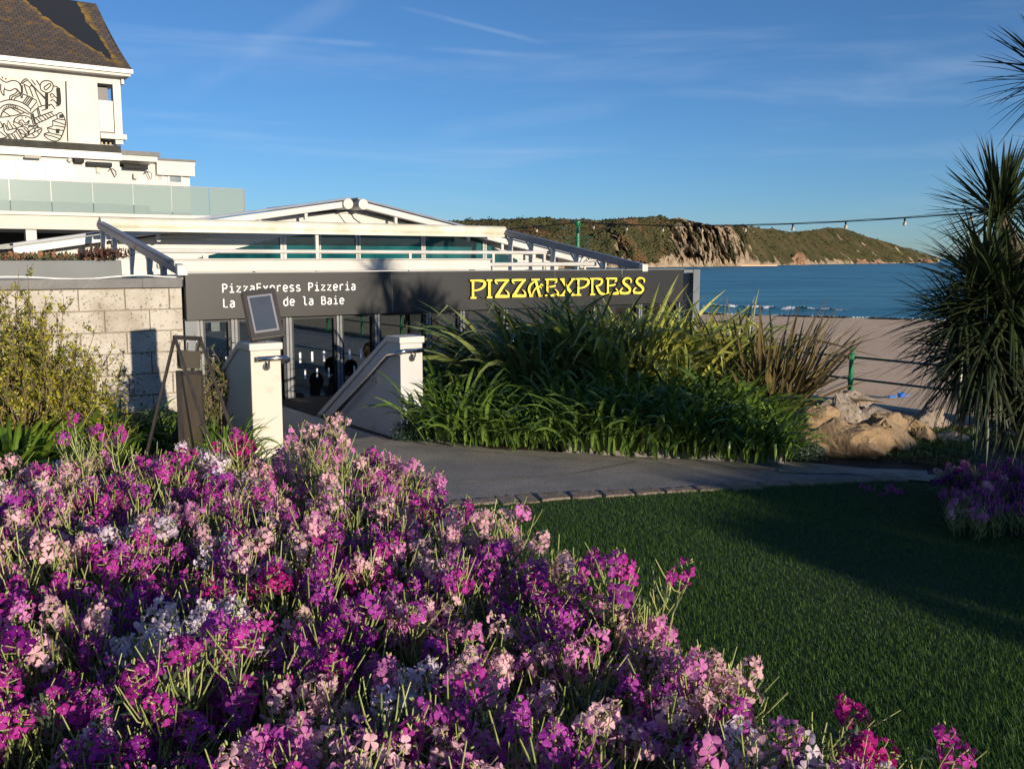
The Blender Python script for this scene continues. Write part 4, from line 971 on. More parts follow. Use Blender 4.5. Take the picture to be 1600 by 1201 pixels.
# mural panel
up0 = hv(-30, 170, VU)[0]; up1 = hv(102.5, 170, VU-.04)[0]; zm1 = zat(60, 124, VU-.04); zm0 = zat(60, 224, VU-.04)
mur = thing('mural', 'cream wall panel painted with a black line drawing of seaside shapes', 'mural', L(up1-3, VU-.05, zm0))
mb = MB(L)
zl1_, zl0_ = zat(0, 118, VU-.04), zat(0, 222, VU-.04); zr1_, zr0_ = zat(101, 127, VU-.04), zat(101, 225.5, VU-.04)
mb.box((up0-8, VU-.04, (zl0_+zr0_)/2), (up1, VU-.001, (zl1_+zr1_)/2)); mb.build('panel', pm('mural_panel', (.66, .62, .54), (.60, .56, .48), 1.5, .85), mur)
def mp_(x, y): return hv(x/10.01, 110+y/10.0, VU-.045)
lines = [
 [(0, 130), (60, 175), (110, 188), (170, 165), (240, 165), (300, 195), (330, 240), (335, 320), (350, 400), (345, 440)],
 [(15, 210), (10, 300), (35, 370), (70, 400)], [(75, 270), (60, 330), (65, 390)], [(80, 300), (160, 320), (240, 285), (300, 335), (325, 400), (335, 440)],
 [(240, 285), (330, 360), (460, 410), (580, 480)], [(300, 200), (330, 260), (345, 330), (360, 350)], [(35, 100), (40, 130)], [(100, 125), (80, 145)],
 [(150, 460), (160, 400), (230, 370), (280, 320)], [(180, 460), (195, 415), (260, 390), (310, 350)], [(220, 465), (240, 430), (300, 400), (330, 375)],
 [(330, 210), (350, 170), (405, 135), (440, 165), (520, 245), (715, 460)], [(345, 215), (380, 180), (420, 160)], [(370, 215), (460, 265), (490, 235)], [(375, 225), (430, 380)], [(460, 265), (520, 420)], [(490, 145), (560, 235)], [(570, 155), (620, 235)], [(520, 245), (650, 560)], [(480, 230), (560, 300), (720, 440)],
 [(650, 560), (715, 545)], [(610, 575), (650, 560)], [(650, 630), (720, 610)], [(750, 545), (790, 535)],
 [(735, 160), (790, 175), (825, 215), (832, 260), (815, 310), (780, 342), (735, 352), (680, 335), (640, 300), (628, 250), (640, 205), (680, 170), (735, 160)],
 [(685, 270), (770, 210), (795, 240), (715, 308), (685, 270)], [(712, 355), (715, 600)], [(728, 355), (731, 605)], [(745, 352), (748, 600)], [(712, 600), (748, 605)],
 [(830, 250), (885, 255), (930, 305), (945, 400), (945, 520), (900, 560), (870, 550)], [(885, 275), (895, 400), (890, 540)],
 [(785, 380), (820, 365), (860, 410), (890, 440)], [(785, 380), (805, 430), (840, 410)], [(790, 480), (830, 460), (870, 500), (890, 530)], [(770, 560), (800, 530), (850, 590), (860, 610)],
 [(0, 500), (100, 468), (200, 465), (330, 500), (430, 560), (480, 610)], [(0, 600), (60, 550), (160, 530), (300, 565), (400, 620), (475, 680)], [(10, 730), (30, 670), (90, 610), (170, 585), (290, 610), (390, 660), (455, 690)],
 [(480, 610), (580, 490), (600, 580)], [(480, 610), (480, 680), (600, 580)], [(360, 505), (440, 395)], [(385, 525), (465, 405)], [(410, 540), (490, 430)], [(435, 555), (510, 440)],
 [(50, 640), (165, 715)], [(180, 590), (330, 675)], [(0, 735), (120, 725), (300, 690), (380, 660)], [(480, 685), (520, 850)], [(500, 685), (545, 845)], [(515, 670), (560, 840)], [(580, 600), (610, 730)], [(600, 590), (635, 725)],
 [(520, 755), (640, 710), (830, 640)], [(560, 840), (700, 780), (890, 690)], [(555, 745), (620, 805)], [(600, 730), (660, 790)], [(655, 710), (715, 765)], [(700, 695), (760, 745)], [(745, 675), (800, 725)], [(790, 660), (840, 700)],
 [(885, 695), (950, 660), (1000, 720), (1025, 830), (1000, 940), (950, 1060), (890, 1105), (800, 1095), (720, 1050), (690, 995), (770, 970)], [(770, 970), (735, 900), (830, 870)], [(830, 870), (820, 790), (900, 760)], [(900, 760), (885, 695)], [(900, 760), (1010, 775)], [(830, 790), (960, 830), (1015, 850)], [(850, 860), (1010, 890)], [(735, 900), (860, 930), (1000, 940)], [(770, 975), (880, 1005), (965, 1020)], [(695, 1000), (820, 1030), (930, 1070)],
 [(215, 830), (230, 760), (300, 715), (380, 710), (450, 730), (490, 760)], [(345, 725), (347, 745)], [(275, 760), (285, 775)], [(410, 735), (400, 755)],
 [(205, 790), (300, 840), (355, 870), (345, 830), (290, 810), (345, 775), (400, 830), (460, 780), (430, 850), (370, 850)],
 [(60, 890), (50, 840), (75, 840), (110, 930)], [(60, 890), (70, 960), (130, 1000), (200, 985), (250, 940), (250, 910), (150, 930), (110, 940)], [(110, 870), (120, 775), (200, 910)], [(110, 870), (150, 930)],
 [(100, 1000), (180, 1105), (200, 1100), (130, 1005)], [(180, 1000), (265, 1105), (280, 1100), (220, 1000)], [(250, 950), (355, 1105), (370, 1095), (280, 930), (200, 840)],
 [(360, 1060), (430, 980), (520, 910), (655, 905), (620, 990), (550, 1050), (460, 1055), (380, 1040)], [(370, 1050), (500, 985), (640, 915)], [(440, 1010), (470, 940)], [(530, 970), (555, 910)], [(500, 990), (540, 1035)], [(590, 945), (600, 990)],
 [(440, 880), (470, 855), (500, 870), (530, 860), (590, 885)], [(440, 900), (480, 875), (520, 890), (570, 845), (600, 890)], [(270, 900), (330, 880), (400, 890), (440, 930), (430, 960), (370, 900)], [(280, 930), (340, 930), (400, 1000), (340, 990), (290, 940)],
 [(0, 960), (110, 1050)], [(0, 1065), (110, 1050)], [(0, 800), (30, 850), (35, 890), (0, 900)], [(1030, 170), (1060, 1110)],
]
for k in range(13):     # hatching of the arch and the slab edge
    t = k/12; a = math.pi*(.98-.78*t); lines.append([(170+math.cos(a)*250*.62-0, 700-math.sin(a)*165), (170+math.cos(a)*235*.56, 700-math.sin(a)*128)])
for k in range(14): y = 285+k*19; lines.append([(890, y+6), (942, y-2)])
for k in range(6): lines.append([(330, 250+k*18), (360, 245+k*18)]); lines.append([(885+k*8, 915+0*k), (878+k*8, 985)]); lines.append([(940+k*10, 690), (930+k*10, 745)])
mb = MB(L)
for i, ln in enumerate(lines):
    pts = [mp_(*p)+(.042,) for p in ln]; stroke(mb, pts, 1, VU-.0405-.0002*(i % 9), lambda a, b_: (a, b_), .006, 0, 0, sm=3 if len(ln) > 3 else 1)
mb.build('line_drawing', M_black, mur)
# ---------------------------------------------------------------- sea railing, lamp post, string lights
M_green = pm('green_paint', (.008, .20, .075), (.006, .15, .055), 5, .35)
M_greend = pm('dark_green_paint', (.010, .065, .035), None, rough=.4)
F0 = Vector((6.4, 18.0, 0)); FD = Vector((-.581, .814, 0)); ZP = -1.2
fence = thing('railing', 'green painted iron railing with ball topped posts between promenade and beach', 'railing', (F0.x, F0.y, ZP))
def fpost(p):
    mb = MB(); c = (p.x, p.y, ZP)
    mb.lathe(c, [(.075, 0), (.075, .06), (.052, .09), (.05, .5), (.058, .53), (.068, .56), (.058, .59), (.046, .62), (.043, .90), (.06, .93), (.075, .935), (.075, 1.02), (.06, 1.03), (.03, 1.05), (.028, 1.06), (.048, 1.085), (.052, 1.105), (.045, 1.13), (.02, 1.15), (0.001, 1.155)], 18)
    mb.box((p.x-.062, p.y-.062, ZP+.935), (p.x+.062, p.y+.062, ZP+1.0))
    mb.build('post', M_green, fence, smooth=False)
k = -3
for k in range(-5, 9): fpost(F0+FD*(k*2.9))
for z in (1.0-.03, .56):
    mb = MB(); mb.tube([F0+FD*(-5*2.9)+Vector((0, 0, ZP+z)), F0+FD*(8*2.9)+Vector((0, 0, ZP+z))], .021, 8); mb.build('rail', M_greend, fence)
# lamp posts carrying the bulbs
tp_ = hd(903, 346, 24.6)
lamp = thing('lamp_post', 'tall green post with scroll brackets that carries the bulb string', 'post', (tp_.x, tp_.y, ZP))
mb = MB(); h_ = tp_.z-ZP
mb.lathe((tp_.x, tp_.y, ZP), [(.12, 0), (.12, .3), (.075, .4), (.06, 1.2), (.055, h_-.5), (.062, h_-.48), (.062, h_-.42), (.052, h_-.4), (.05, h_-.12), (.075, h_-.1), (.085, h_-.04), (.085, h_), (.001, h_+.01)], 16)
mb.build('pole', M_green, lamp)
for s_ in (-1, 1):
    mb = MB(); pts = []
    zc_ = tp_.z-.42
    mb.tube([(tp_.x, tp_.y, zc_), (tp_.x+s_*.38, tp_.y, zc_+.05)], .014, 6)
    mb.tube([(tp_.x+s_*.03, tp_.y, zc_-.42), (tp_.x+s_*.2, tp_.y, zc_-.30), (tp_.x+s_*.27, tp_.y, zc_-.15), (tp_.x+s_*.2, tp_.y, zc_-.06), (tp_.x+s_*.12, tp_.y, zc_-.12), (tp_.x+s_*.16, tp_.y, zc_-.18)], .016, 6)
    mb.tube([(tp_.x+s_*(.33+.07*math.cos(q)), tp_.y, zc_-.02+.07*math.sin(q)) for q in [j*.8 for j in range(7)]], .012, 6)
    mb.build('scroll_bracket', M_greend, lamp)
M_cable = pm('black_cable', (.01, .01, .012), None, rough=.6)
M_bulb = glassmat('bulb_glass', (.95, .9, .78), .25, .05)
M_bulbc = pm('bulb_cream', (.75, .68, .5), None, rough=.25, transl=.3)
def span(a, b_, sag, n_, label, grp=None):
    t = thing('string_lights', label, 'string lights', a)
    pts = [a.lerp(b_, k/40)-Vector((0, 0, sag*4*(k/40)*(1-k/40))) for k in range(41)]
    mb = MB(); mb.tube(pts, .010, 6); mb.tube([p+Vector((0, .01, .018+.006*math.sin(i*2))) for i, p in enumerate(pts)], .005, 5); mb.build('cable', M_cable, t)
    for k in range(n_):
        q = (k+.5)/n_; p = a.lerp(b_, q)-Vector((0, 0, sag*4*q*(1-q)))
        mb = MB(); mb.tube([p+Vector((0, 0, 0)), p-Vector((0, 0, .055))], .018, 8); c = mb.build('lamp_holder', M_cable, t)
        mb = MB(); mb.lathe((p.x, p.y, p.z-.055), [(.013, 0), (.024, -.016), (.034, -.04), (.032, -.06), (.02, -.08), (.001, -.085)], 12); g = mb.build('bulb', M_bulbc, t, smooth=True)
z1 = tp_.z-.03
e1 = F0+FD*(-6.4); e1 = Vector((e1.x, e1.y, 2.62))
span(Vector((tp_.x, tp_.y, z1)), e1, .28, 12, 'cream bulbs on the black cable right of the green post, ending beyond the palm')
e0 = F0+FD*22; e0 = Vector((e0.x, e0.y, 2.75))
span(e0, Vector((tp_.x, tp_.y, z1)), .22, 12, 'cream bulbs on the black cable left of the green post before the wooded slope')
lp2 = thing('lamp_post', 'green post far right behind the palm holding the end of the bulb string', 'post', (e1.x, e1.y, ZP))
mb = MB(); mb.lathe((e1.x, e1.y, ZP), [(.12, 0), (.12, .3), (.075, .4), (.06, 1.2), (.055, 3.6), (.08, 3.75), (.085, 3.85), (.001, 3.86)], 14); mb.build('pole', M_green, lp2)
# blue toy on the sand
tb = hz(1409, 620, -3.02)
mb = MB(); bt = thing('beach_toy', 'small blue toy lying on the sand right of the green post', 'toy', tb)
mb.lathe((tb.x-.03, tb.y, -3.03), [(.09, 0), (.12, .15), (.13, .16), (.11, .16), (.08, .03)], 12); mb.build('bucket', pm('blue_plastic', (.02, .16, .60), None, rough=.3), bt)
mb = MB(); mb.box((tb.x-.45, tb.y-.1, -3.03), (tb.x-.25, tb.y+.05, -2.97)); mb.beam((tb.x-.25, tb.y, -3.0), (tb.x+.3, tb.y+.1, -2.98), .04, .03); mb.build('spade', bpy.data.materials['blue_plastic'], bt)

# ---------------------------------------------------------------- path, kerbs, lawn
far_e = [(470, 690), (600, 690), (663, 688), (760, 703), (900, 712), (1020, 719), (1140, 725), (1240, 729), (1340, 737), (1440, 744), (1470, 746)]
near_e = [(1470, 748), (1440, 748), (1340, 753), (1250, 758), (1150, 764), (1000, 773), (880, 779), (760, 787), (690, 793), (600, 803), (470, 815), (300, 830)]
fe = [hz(*p) for p in far_e]; ne = [hz(*p) for p in near_e]
ctr = []
poly = [(p.x, p.y) for p in fe]+[(p.x, p.y) for p in ne]+[(hz(300, 690).x, hz(300, 690).y)]
def sheet(name, poly, z, mat):
    import bmesh
    bm = bmesh.new(); vs_ = [bm.verts.new((p[0], p[1], z)) for p in poly]; f = bm.faces.new(vs_); 
    if f.normal.z < 0: bmesh.ops.reverse_faces(bm, faces=[f])
    bmesh.ops.triangulate(bm, faces=bm.faces[:]); me = bpy.data.meshes.new(name); bm.to_mesh(me); bm.free(); me.materials.append(mat)
    for p_ in me.polygons:
        if p_.normal.z < 0: p_.flip()
    o = bpy.data.objects.new(name, me); col.objects.link(o); o['_o'] = (0, 0, 0); return o
struct(sheet('path', poly, .008, M_path))
# pale cement margins along the far side and across the path (laid strips)
def strip(name, pts, w_, z, mat, wob=.03):
    mb = MB(); vs_ = []
    P_ = []
    for a, b_ in zip(pts, pts[1:]):
        k = max(2, int((b_-a).length/.12))
        for j in range(k): P_.append(a.lerp(b_, j/k))
    P_.append(pts[-1])
    for i, p in enumerate(P_):
        d = (P_[min(i+1, len(P_)-1)]-P_[max(i-1, 0)]).normalized(); nn_ = Vector((-d.y, d.x, 0)); w2 = w_/2*(1+.5*fb((i*.3, w_, 0)))
        vs_ += [(p.x+nn_.x*w2, p.y+nn_.y*w2, z), (p.x-nn_.x*w2, p.y-nn_.y*w2, z)]
    mb.add(vs_, [(2*i+1, 2*i+3, 2*i+2, 2*i) for i in range(len(P_)-1)]); return struct(mb.build(name, mat))
strip('path_margin', [p+Vector((0, -.06, 0)) for p in fe[2:]], .20, .012, M_pale)
strip('path_margin', [hz(1215, 731), hz(1300, 735), hz(1380, 741), hz(1450, 746)], .34, .014, M_pale)
strip('path_joint', [hz(700, 757), hz(820, 748), hz(900, 742), hz(985, 726), hz(1010, 722)], .035, .0125, M_pale)
# kerb under the strap-leaved plants
kp = [hz(x, y) for x, y in ((880, 708), (960, 712), (1040, 716), (1140, 722), (1230, 727))]
mb = MB()
for a, b_ in zip(kp, kp[1:]): mb.beam(a+Vector((0, .05, .03)), b_+Vector((0, .05, .03)), .08, .10)
struct(mb.build('kerb', M_pale, bevel=.01))
lawn_poly = [(p.x, p.y-.02) for p in reversed(ne)]
lawn_poly = lawn_poly+[(8, 6.9), (8, -12), (-12, -12), (-12, 5.4)]
struct(sheet('lawn', lawn_poly, .004, M_lawnbase))
# edging stones between path and lawn
tmp = []
i = 0; px_ = 640
def yn(x):
    x = max(300, min(1470, x))
    q = sorted(near_e)
    for a, b_ in zip(q, q[1:]):
        if a[0] <= x <= b_[0]: return a[1]+(b_[1]-a[1])*(x-a[0])/(b_[0]-a[0])
es = []
p = hz(640, yn(640)); x = 640.
while x < 1440:
    a = hz(x, yn(x)-2); ln = random.uniform(.12, .42); dx = 50
    while (hz(x+dx, yn(x+dx)-2)-a).length > ln and dx > 2: dx -= 1
    b_ = hz(x+dx, yn(min(1440, x+dx))-2) if x+dx < 1440 else hz(1440, yn(1440)-2)
    if (b_-a).length < .05: break
    wd = random.uniform(.10, .24); d = (b_-a).normalized(); nn_ = Vector((-d.y, d.x, 0)); g = .008
    vs_ = []
    m_ = 5
    for j in range(m_+1):
        q = a.lerp(b_, .04+.92*j/m_); w0 = wd*(.5+random.uniform(-.13, .13)); 
        vs_.append((q+nn_*w0, q-nn_*w0*.9))
    base = [(s[0].x, s[0].y) for s in vs_]+[(s[1].x, s[1].y) for s in reversed(vs_)]
    if sum(base[i][0]*base[(i+1) % len(base)][1]-base[(i+1) % len(base)][0]*base[i][1] for i in range(len(base))) < 0: base = base[::-1]
    mb = MB(); mb.flat(base, -.02, .012+random.random()*.008)
    o = mb.build('edging_stone', M_stone, bevel=.01, loc=(a.x, a.y, 0)); tag(o, 'flat brown edging stone laid between the path and the lawn', 'stone', 'edging stones along the lawn'); es.append(o)
    x += dx; 
# lawn grass blades
print('grass')
right_edge = [hz(x, y, .0) for x, y in ()]
n_ = 700000
gx = rng.uniform(-.9, 5.6, n_); gy = rng.uniform(1.2, 7.6, n_)
keep = rng.uniform(0, 1, n_) < np.clip(3.2/np.maximum(gy, 1), .28, 1)
px_a = 800+1500*gx/gy*1.0; py_a = 404+1.6*1500/gy
cp = math.cos(PITCH); sp = math.sin(PITCH)
dep_ = gy*cp+CAMZ*sp; upc = gy*sp-CAMZ*cp; px_a = 800+1500*gx/dep_; py_a = 600.5-1500*upc/dep_
xs_ = np.array([p_[0] for p_ in sorted(near_e)]); ys_ = np.array([p_[1] for p_ in sorted(near_e)])
keep &= py_a > np.interp(px_a, xs_, ys_, right=748)+1.0
bx_ = np.interp(gy, [1.0, 1.7, 4.4, 6.0], [1.15, .62, -.82, -1.7])
keep &= gx > bx_
keep &= (px_a < 1680) & (py_a < 1260)
gx = gx[keep]; gy = gy[keep]; K = len(gx); print('blades', K)
az = rng.uniform(0, 6.283, K); hgt = rng.uniform(.014, .031, K)*(1+.35*np.sin(gx*2.1+1)*np.sin(gy*1.7)); ln = rng.uniform(.2, 1.1, K)*hgt; wd = rng.uniform(.0010, .0020, K)
cx, sx_ = np.cos(az), np.sin(az)
a = np.stack([gx-sx_*wd, gy+cx*wd, np.full(K, .003)], 1); b_ = np.stack([gx+sx_*wd, gy-cx*wd, np.full(K, .003)], 1)
c = np.stack([gx+cx*ln, gy+sx_*ln, hgt], 1)
M_grass = pm('grass_blade', (.026, .088, .014), (.11, .21, .034), 1, .55, island=1, transl=.3, spec=.35)
stuff(np_mesh('grass', np.stack([a, b_, c], 1), 3, [(0, 1, 2)], M_grass), 'short dark green mown grass of the lawn', 'grass')
# ---------------------------------------------------------------- plants
M_agap = pm('agapanthus_leaf', (.050, .105, .018), (.19, .29, .045), 1, .38, island=1, transl=.22, spec=.5)
M_agapL = pm('light_strap_leaf', (.08, .18, .02), (.20, .30, .03), 1, .4, island=1, transl=.3)
M_flaxg = pm('flax_leaf_green', (.055, .09, .03), (.21, .25, .075), 1, .38, island=1, transl=.15)
M_flaxy = pm('flax_leaf_yellow', (.16, .20, .04), (.52, .52, .11), 1, .35, island=1, transl=.2)
M_flaxb = pm('flax_leaf_bronze', (.09, .075, .035), (.20, .15, .06), 1, .4, island=1, transl=.12)
def agap_mesh(seed, nl=95, spread=.26, ln=(.38, .62), wd=(.018, .032)):
    random.seed(seed); mb = MB()
    for k in range(nl):
        a = random.uniform(0, 6.283); r = random.random()**.5*spread
        mb.strap((math.cos(a)*r, math.sin(a)*r, random.uniform(-.02, .05)), a+random.gauss(0, .6), random.uniform(.95, 1.5), random.uniform(*ln), random.uniform(*wd), random.uniform(.9, 2.3), 8, kink=random.uniform(.5, .8) if random.random() < .12 else None, twist=random.gauss(0, .5))
    return mb
ag_var = []
for s_ in range(5):
    t = thing('agapanthus', '', 'plant', (0, 0, 0)); agap_mesh(s_+11).build('leaves', M_agap, t); ag_var.append(t)
random.seed(5)
# front row follows the path edge
def yf(x):
    for a, b_ in zip(far_e, far_e[1:]):
        if a[0] <= x <= b_[0]: return a[1]+(b_[1]-a[1])*(x-a[0])/(b_[0]-a[0])
    return 740
spots = []
ORD = ['leftmost', 'second from the left', 'third from the left', 'fourth from the left', 'fifth from the left', 'sixth from the left', 'seventh from the left', 'eighth from the left', 'ninth from the left', 'tenth from the left', 'eleventh from the left', 'twelfth from the left', 'thirteenth from the left', 'fourteenth from the left', 'fifteenth from the left', 'sixteenth from the left']
for k, x in enumerate(range(712, 1235, 36)): p = hz(x, yf(x)-3); spots.append((p.x, p.y+.12, 1.0+.12*math.sin(x*.02), 'agapanthus clump in the front row along the path, '+ORD[k]))
for k, x in enumerate(range(690, 1205, 40)): p = hz(x+10, yf(x)-3); spots.append((p.x+.06, p.y+.55, 1.08, 'agapanthus clump in the second row behind the path edge, '+ORD[k]))
for k, x in enumerate(range(690, 1190, 44)): p = hz(x, yf(x)-3); spots.append((p.x+.15, p.y+1.0, 1.2, 'agapanthus clump in the third row just before the flax, '+ORD[k]))
for k, x in enumerate(range(690, 1160, 54)): p = hz(x, yf(x)-3); spots.append((p.x+.2, p.y+1.5, 1.2, 'agapanthus clump in the back row at the feet of the flax, '+ORD[k]))
for i, (x, y, sc, lab) in enumerate(spots):
    src = ag_var[i % 5]; o = dup(src, (x+random.gauss(0, .04), y+random.gauss(0, .04), .03), random.uniform(0, 6.28), sc*random.uniform(.78, 1.15), lab, 'agapanthus clumps along the path')
# left side strap-leaved plants
t0_ = thing('strap_plant', '', 'plant', (0, 0, 0)); agap_mesh(31, 90, .2, (.5, .8), (.03, .045)).build('leaves', M_agapL, t0_)
for (x, y, D, sc, lab) in ((5, 690, 6.3, 1.0, 'bright yellow green strap leaved plant at the left edge of the picture'), (45, 690, 6.9, .7, 'smaller bright strap leaved plant beside the one at the left edge')):
    p = hd(x, y, D); dup(t0_, (p.x, p.y, 0.02), random.uniform(0, 6), sc, lab)
for i, (x, D, sc, lab) in enumerate(((165, 7.4, 1.1, 'dark strap leaved plant in front of the block wall, right of the yellow shrub'), (120, 7.0, .8, 'low strap leaved plant under the yellow shrub'), (215, 7.9, .8, 'green clump at the foot of the block wall left of the A-frame'), (262, 7.8, .75, 'green clump behind the legs of the A-frame'), (300, 8.1, .7, 'green clump at the wall behind the hanging board'), (340, 7.3, .8, 'grassy green clump between the A-frame and the left pillar'), (372, 7.0, .6, 'small green clump at the foot of the left pillar'))):
    p = hd(x, 690, D); dup(ag_var[i % 5], (p.x, p.y, .02), random.uniform(0, 6), sc, lab)
for t in ag_var+[t0_]: remove_tree(t)
# New Zealand flax
def flax(px_, D, n_, ln, wd, mat, label, spread=.3, e=(1.0, 1.55), dr=(.3, 1.6), kink=.3, z=0.03, seed=1, stiff=False):
    random.seed(seed); p = hd(px_, 690, D); t = thing('flax_plant', label, 'plant', (p.x, p.y, z)); mb = MB()
    for k in range(n_):
        a = random.uniform(0, 6.283); r = random.random()**.5*spread
        mb.strap((p.x+math.cos(a)*r, p.y+math.sin(a)*r, z), a+random.gauss(0, .5), random.uniform(*e), random.uniform(*ln), random.uniform(*wd), random.uniform(*dr), 9, fold=.3, kink=random.uniform(.55, .85) if random.random() < kink else None, taper=.55, twist=random.gauss(0, .9))
    mb.build('leaves', mat, t)
flax(835, 9.6, 230, (1.0, 1.65), (.042, .066), M_flaxg, 'large dark green flax with drooping leaves below the left half of the yellow letters', seed=3, spread=.42, dr=(.9, 2.3), z=.0)
flax(785, 9.8, 100, (.65, 1.05), (.036, .058), M_flaxg, 'dark green flax nearest to the right pillar', seed=4, spread=.25, dr=(.9, 2.3))
flax(905, 9.9, 170, (1.0, 1.6), (.038, .06), M_flaxg, 'dark green flax between the drooping one and the yellow green one', seed=5, spread=.3, dr=(.6, 2.0))
flax(975, 9.7, 210, (1.0, 1.6), (.04, .066), M_flaxy, 'yellow green flax with bent over leaves under the right half of the yellow letters', seed=6, spread=.36, dr=(.5, 2.1), kink=.45)
flax(1045, 9.9, 150, (.95, 1.5), (.038, .06), M_flaxy, 'yellow green flax below the right end of the black fascia', seed=7, spread=.3, dr=(.5, 1.8), kink=.35)
flax(1115, 10.0, 130, (.85, 1.35), (.03, .048), M_flaxg, 'green flax behind the bronze one at the corner of the restaurant', seed=9, spread=.3, dr=(.3, 1.4))
flax(1190, 9.6, 280, (.7, 1.32), (.022, .042), M_flaxb, 'bronze spiky flax right of the restaurant corner', seed=8, spread=.34, e=(.55, 1.45), dr=(-.1, 1.0), kink=.08)
# small shrubs
def cloud(c, r3, n_, shell=.5, seed=0, bump=.25):
    r_ = np.random.default_rng(seed); d = r_.normal(size=(n_, 3)); d /= np.linalg.norm(d, axis=1)[:, None]
    rad = (shell+(1-shell)*r_.random(n_))[:, None]
    bm_ = np.array([1+bump*noise.fractal(Vector(q)*2.2+Vector((seed, 0, 0)), 1, 2, 3) for q in d])[:, None]
    return np.array(c)+d*rad*bm_*np.array(r3)
def shrub(name, label, cat, c, r3, n_, size, mat, seed=1, elong=1.8, twigs=8, shell=.45):
    t = thing(name, label, cat, (c[0], c[1], 0)); mb = MB(); random.seed(seed)
    for k in range(twigs):
        a = random.uniform(0, 6.28); e = Vector((c[0]+math.cos(a)*r3[0]*.7, c[1]+math.sin(a)*r3[1]*.7, c[2]+r3[2]*random.uniform(-.2, .6)))
        mb.tube([(c[0]+random.gauss(0, .02), c[1]+random.gauss(0, .02), 0), Vector((c[0], c[1], c[2]*.4)).lerp(e, .5), e], [.01, .007, .003], 5)
    mb.build('stems', M_bark, t)
    pts = cloud(c, r3, n_, shell, seed); pts = pts[pts[:, 2] > .0]
    leafcards('foliage', pts, size, mat, t, elong=elong, up=.5); return t
M_small = pm('small_dark_leaf', (.018, .05, .02), (.045, .09, .04), 1, .5, island=1, transl=.1)
M_bluel = pm('blue_green_leaf', (.03, .07, .04), (.08, .13, .09), 1, .5, island=1, transl=.1)
p = hz(655, 690); shrub('small_shrub', 'low dark green small leaved shrub at the foot of the right pillar', 'shrub', (p.x, p.y+.1, .07), (.27, .2, .13), 5000, .018, M_small, 2)
p = hz(1262, 724); shrub('small_shrub', 'small blue green shrub at the path edge beside the golden boulders', 'shrub', (p.x, p.y+.08, .06), (.16, .14, .12), 3000, .017, M_bluel, 3)
# yellow-green twiggy shrub on the left
M_yel = pm('yellow_leaf', (.24, .24, .02), (.48, .43, .04), 1, .5, island=1, transl=.3)
M_yeld = pm('olive_leaf', (.05, .07, .015), (.12, .13, .02), 1, .5, island=1, transl=.2)
M_twig = pm('twig', (.14, .10, .06), (.20, .15, .09), 20, .8)
def twiggy(label, base, n_stems, hgt, spread, leafsz, mats, seed, lean=(0, 0), dens=12, cloudn=0, cr=None):
    random.seed(seed); t = thing('twiggy_shrub', label, 'shrub', (base[0], base[1], 0)); mb = MB(); lp = []
    for k in range(n_stems):
        a = random.uniform(0, 6.28); rr = random.random()**.6*spread; b0 = Vector((base[0]+math.cos(a)*rr*.5, base[1]+math.sin(a)*rr*.5, 0))
        top = Vector((base[0]+math.cos(a)*rr*1.1+lean[0]*random.random(), base[1]+math.sin(a)*rr+lean[1], hgt*random.uniform(.45, 1)*(1-.25*rr/spread)))
        mid = b0.lerp(top, .5)+Vector((random.gauss(0, .05), random.gauss(0, .05), .05)); pts = [b0, mid, top]
        mb.tube(pts, [.006, .004, .0018], 5)
        for j in range(7):
            f = .35+.62*random.random(); s0 = mid.lerp(top, (f-.5)*2) if f > .5 else b0.lerp(mid, f*2)
            dd = Vector((random.gauss(0, .6), random.gauss(0, .6), 1)).normalized(); s1 = s0+dd*random.uniform(.08, .26)
            mb.tube([s0, s0.lerp(s1, .5)+Vector((random.gauss(0, .01), 0, 0)), s1], [.004, .003, .0015], 4)
            for q in range(dens): u_ = random.random(); pp_ = s0.lerp(s1, u_); lp.append((pp_.x+random.gauss(0, .012), pp_.y+random.gauss(0, .012), pp_.z+random.gauss(0, .01)))
    mb.build('branches', M_twig, t)
    lp = np.array(lp)
    if cloudn:
        c_ = cloud((base[0]+cr[3], base[1], cr[4]), cr[:3], cloudn, .3, seed, .4); c_ = c_[c_[:, 2] > .02]; lp = np.concatenate([lp, c_])
    mi = (rng.random(len(lp)) < .35).astype(int)
    leafcards('leaves', lp, leafsz, mats, t, elong=2.2, up=.7, mi=mi); return t
p = hd(22, 600, 7.3)
twiggy('large yellow green twiggy shrub against the block wall on the left', (p.x, p.y), 120, 1.34, .78, .027, [M_yel, M_yeld], 4, dens=30, cloudn=20000, cr=(.78, .38, .50, .10, .42))
p = hd(8, 500, 6.9)
twiggy('taller thin shrub with bare twigs at the far left', (p.x, p.y), 55, 1.86, .38, .032, [M_yel, M_yeld], 6, dens=20)
M_olive = pm('olive_grey_leaf', (.09, .10, .05), (.20, .19, .08), 1, .6, island=1, transl=.15)
p = hd(338, 640, 8.1)
twiggy('thin olive coloured shrub behind the A-frame beside the restaurant corner', (p.x, p.y), 26, 1.03, .20, .032, [M_olive, M_yeld], 7, dens=11)
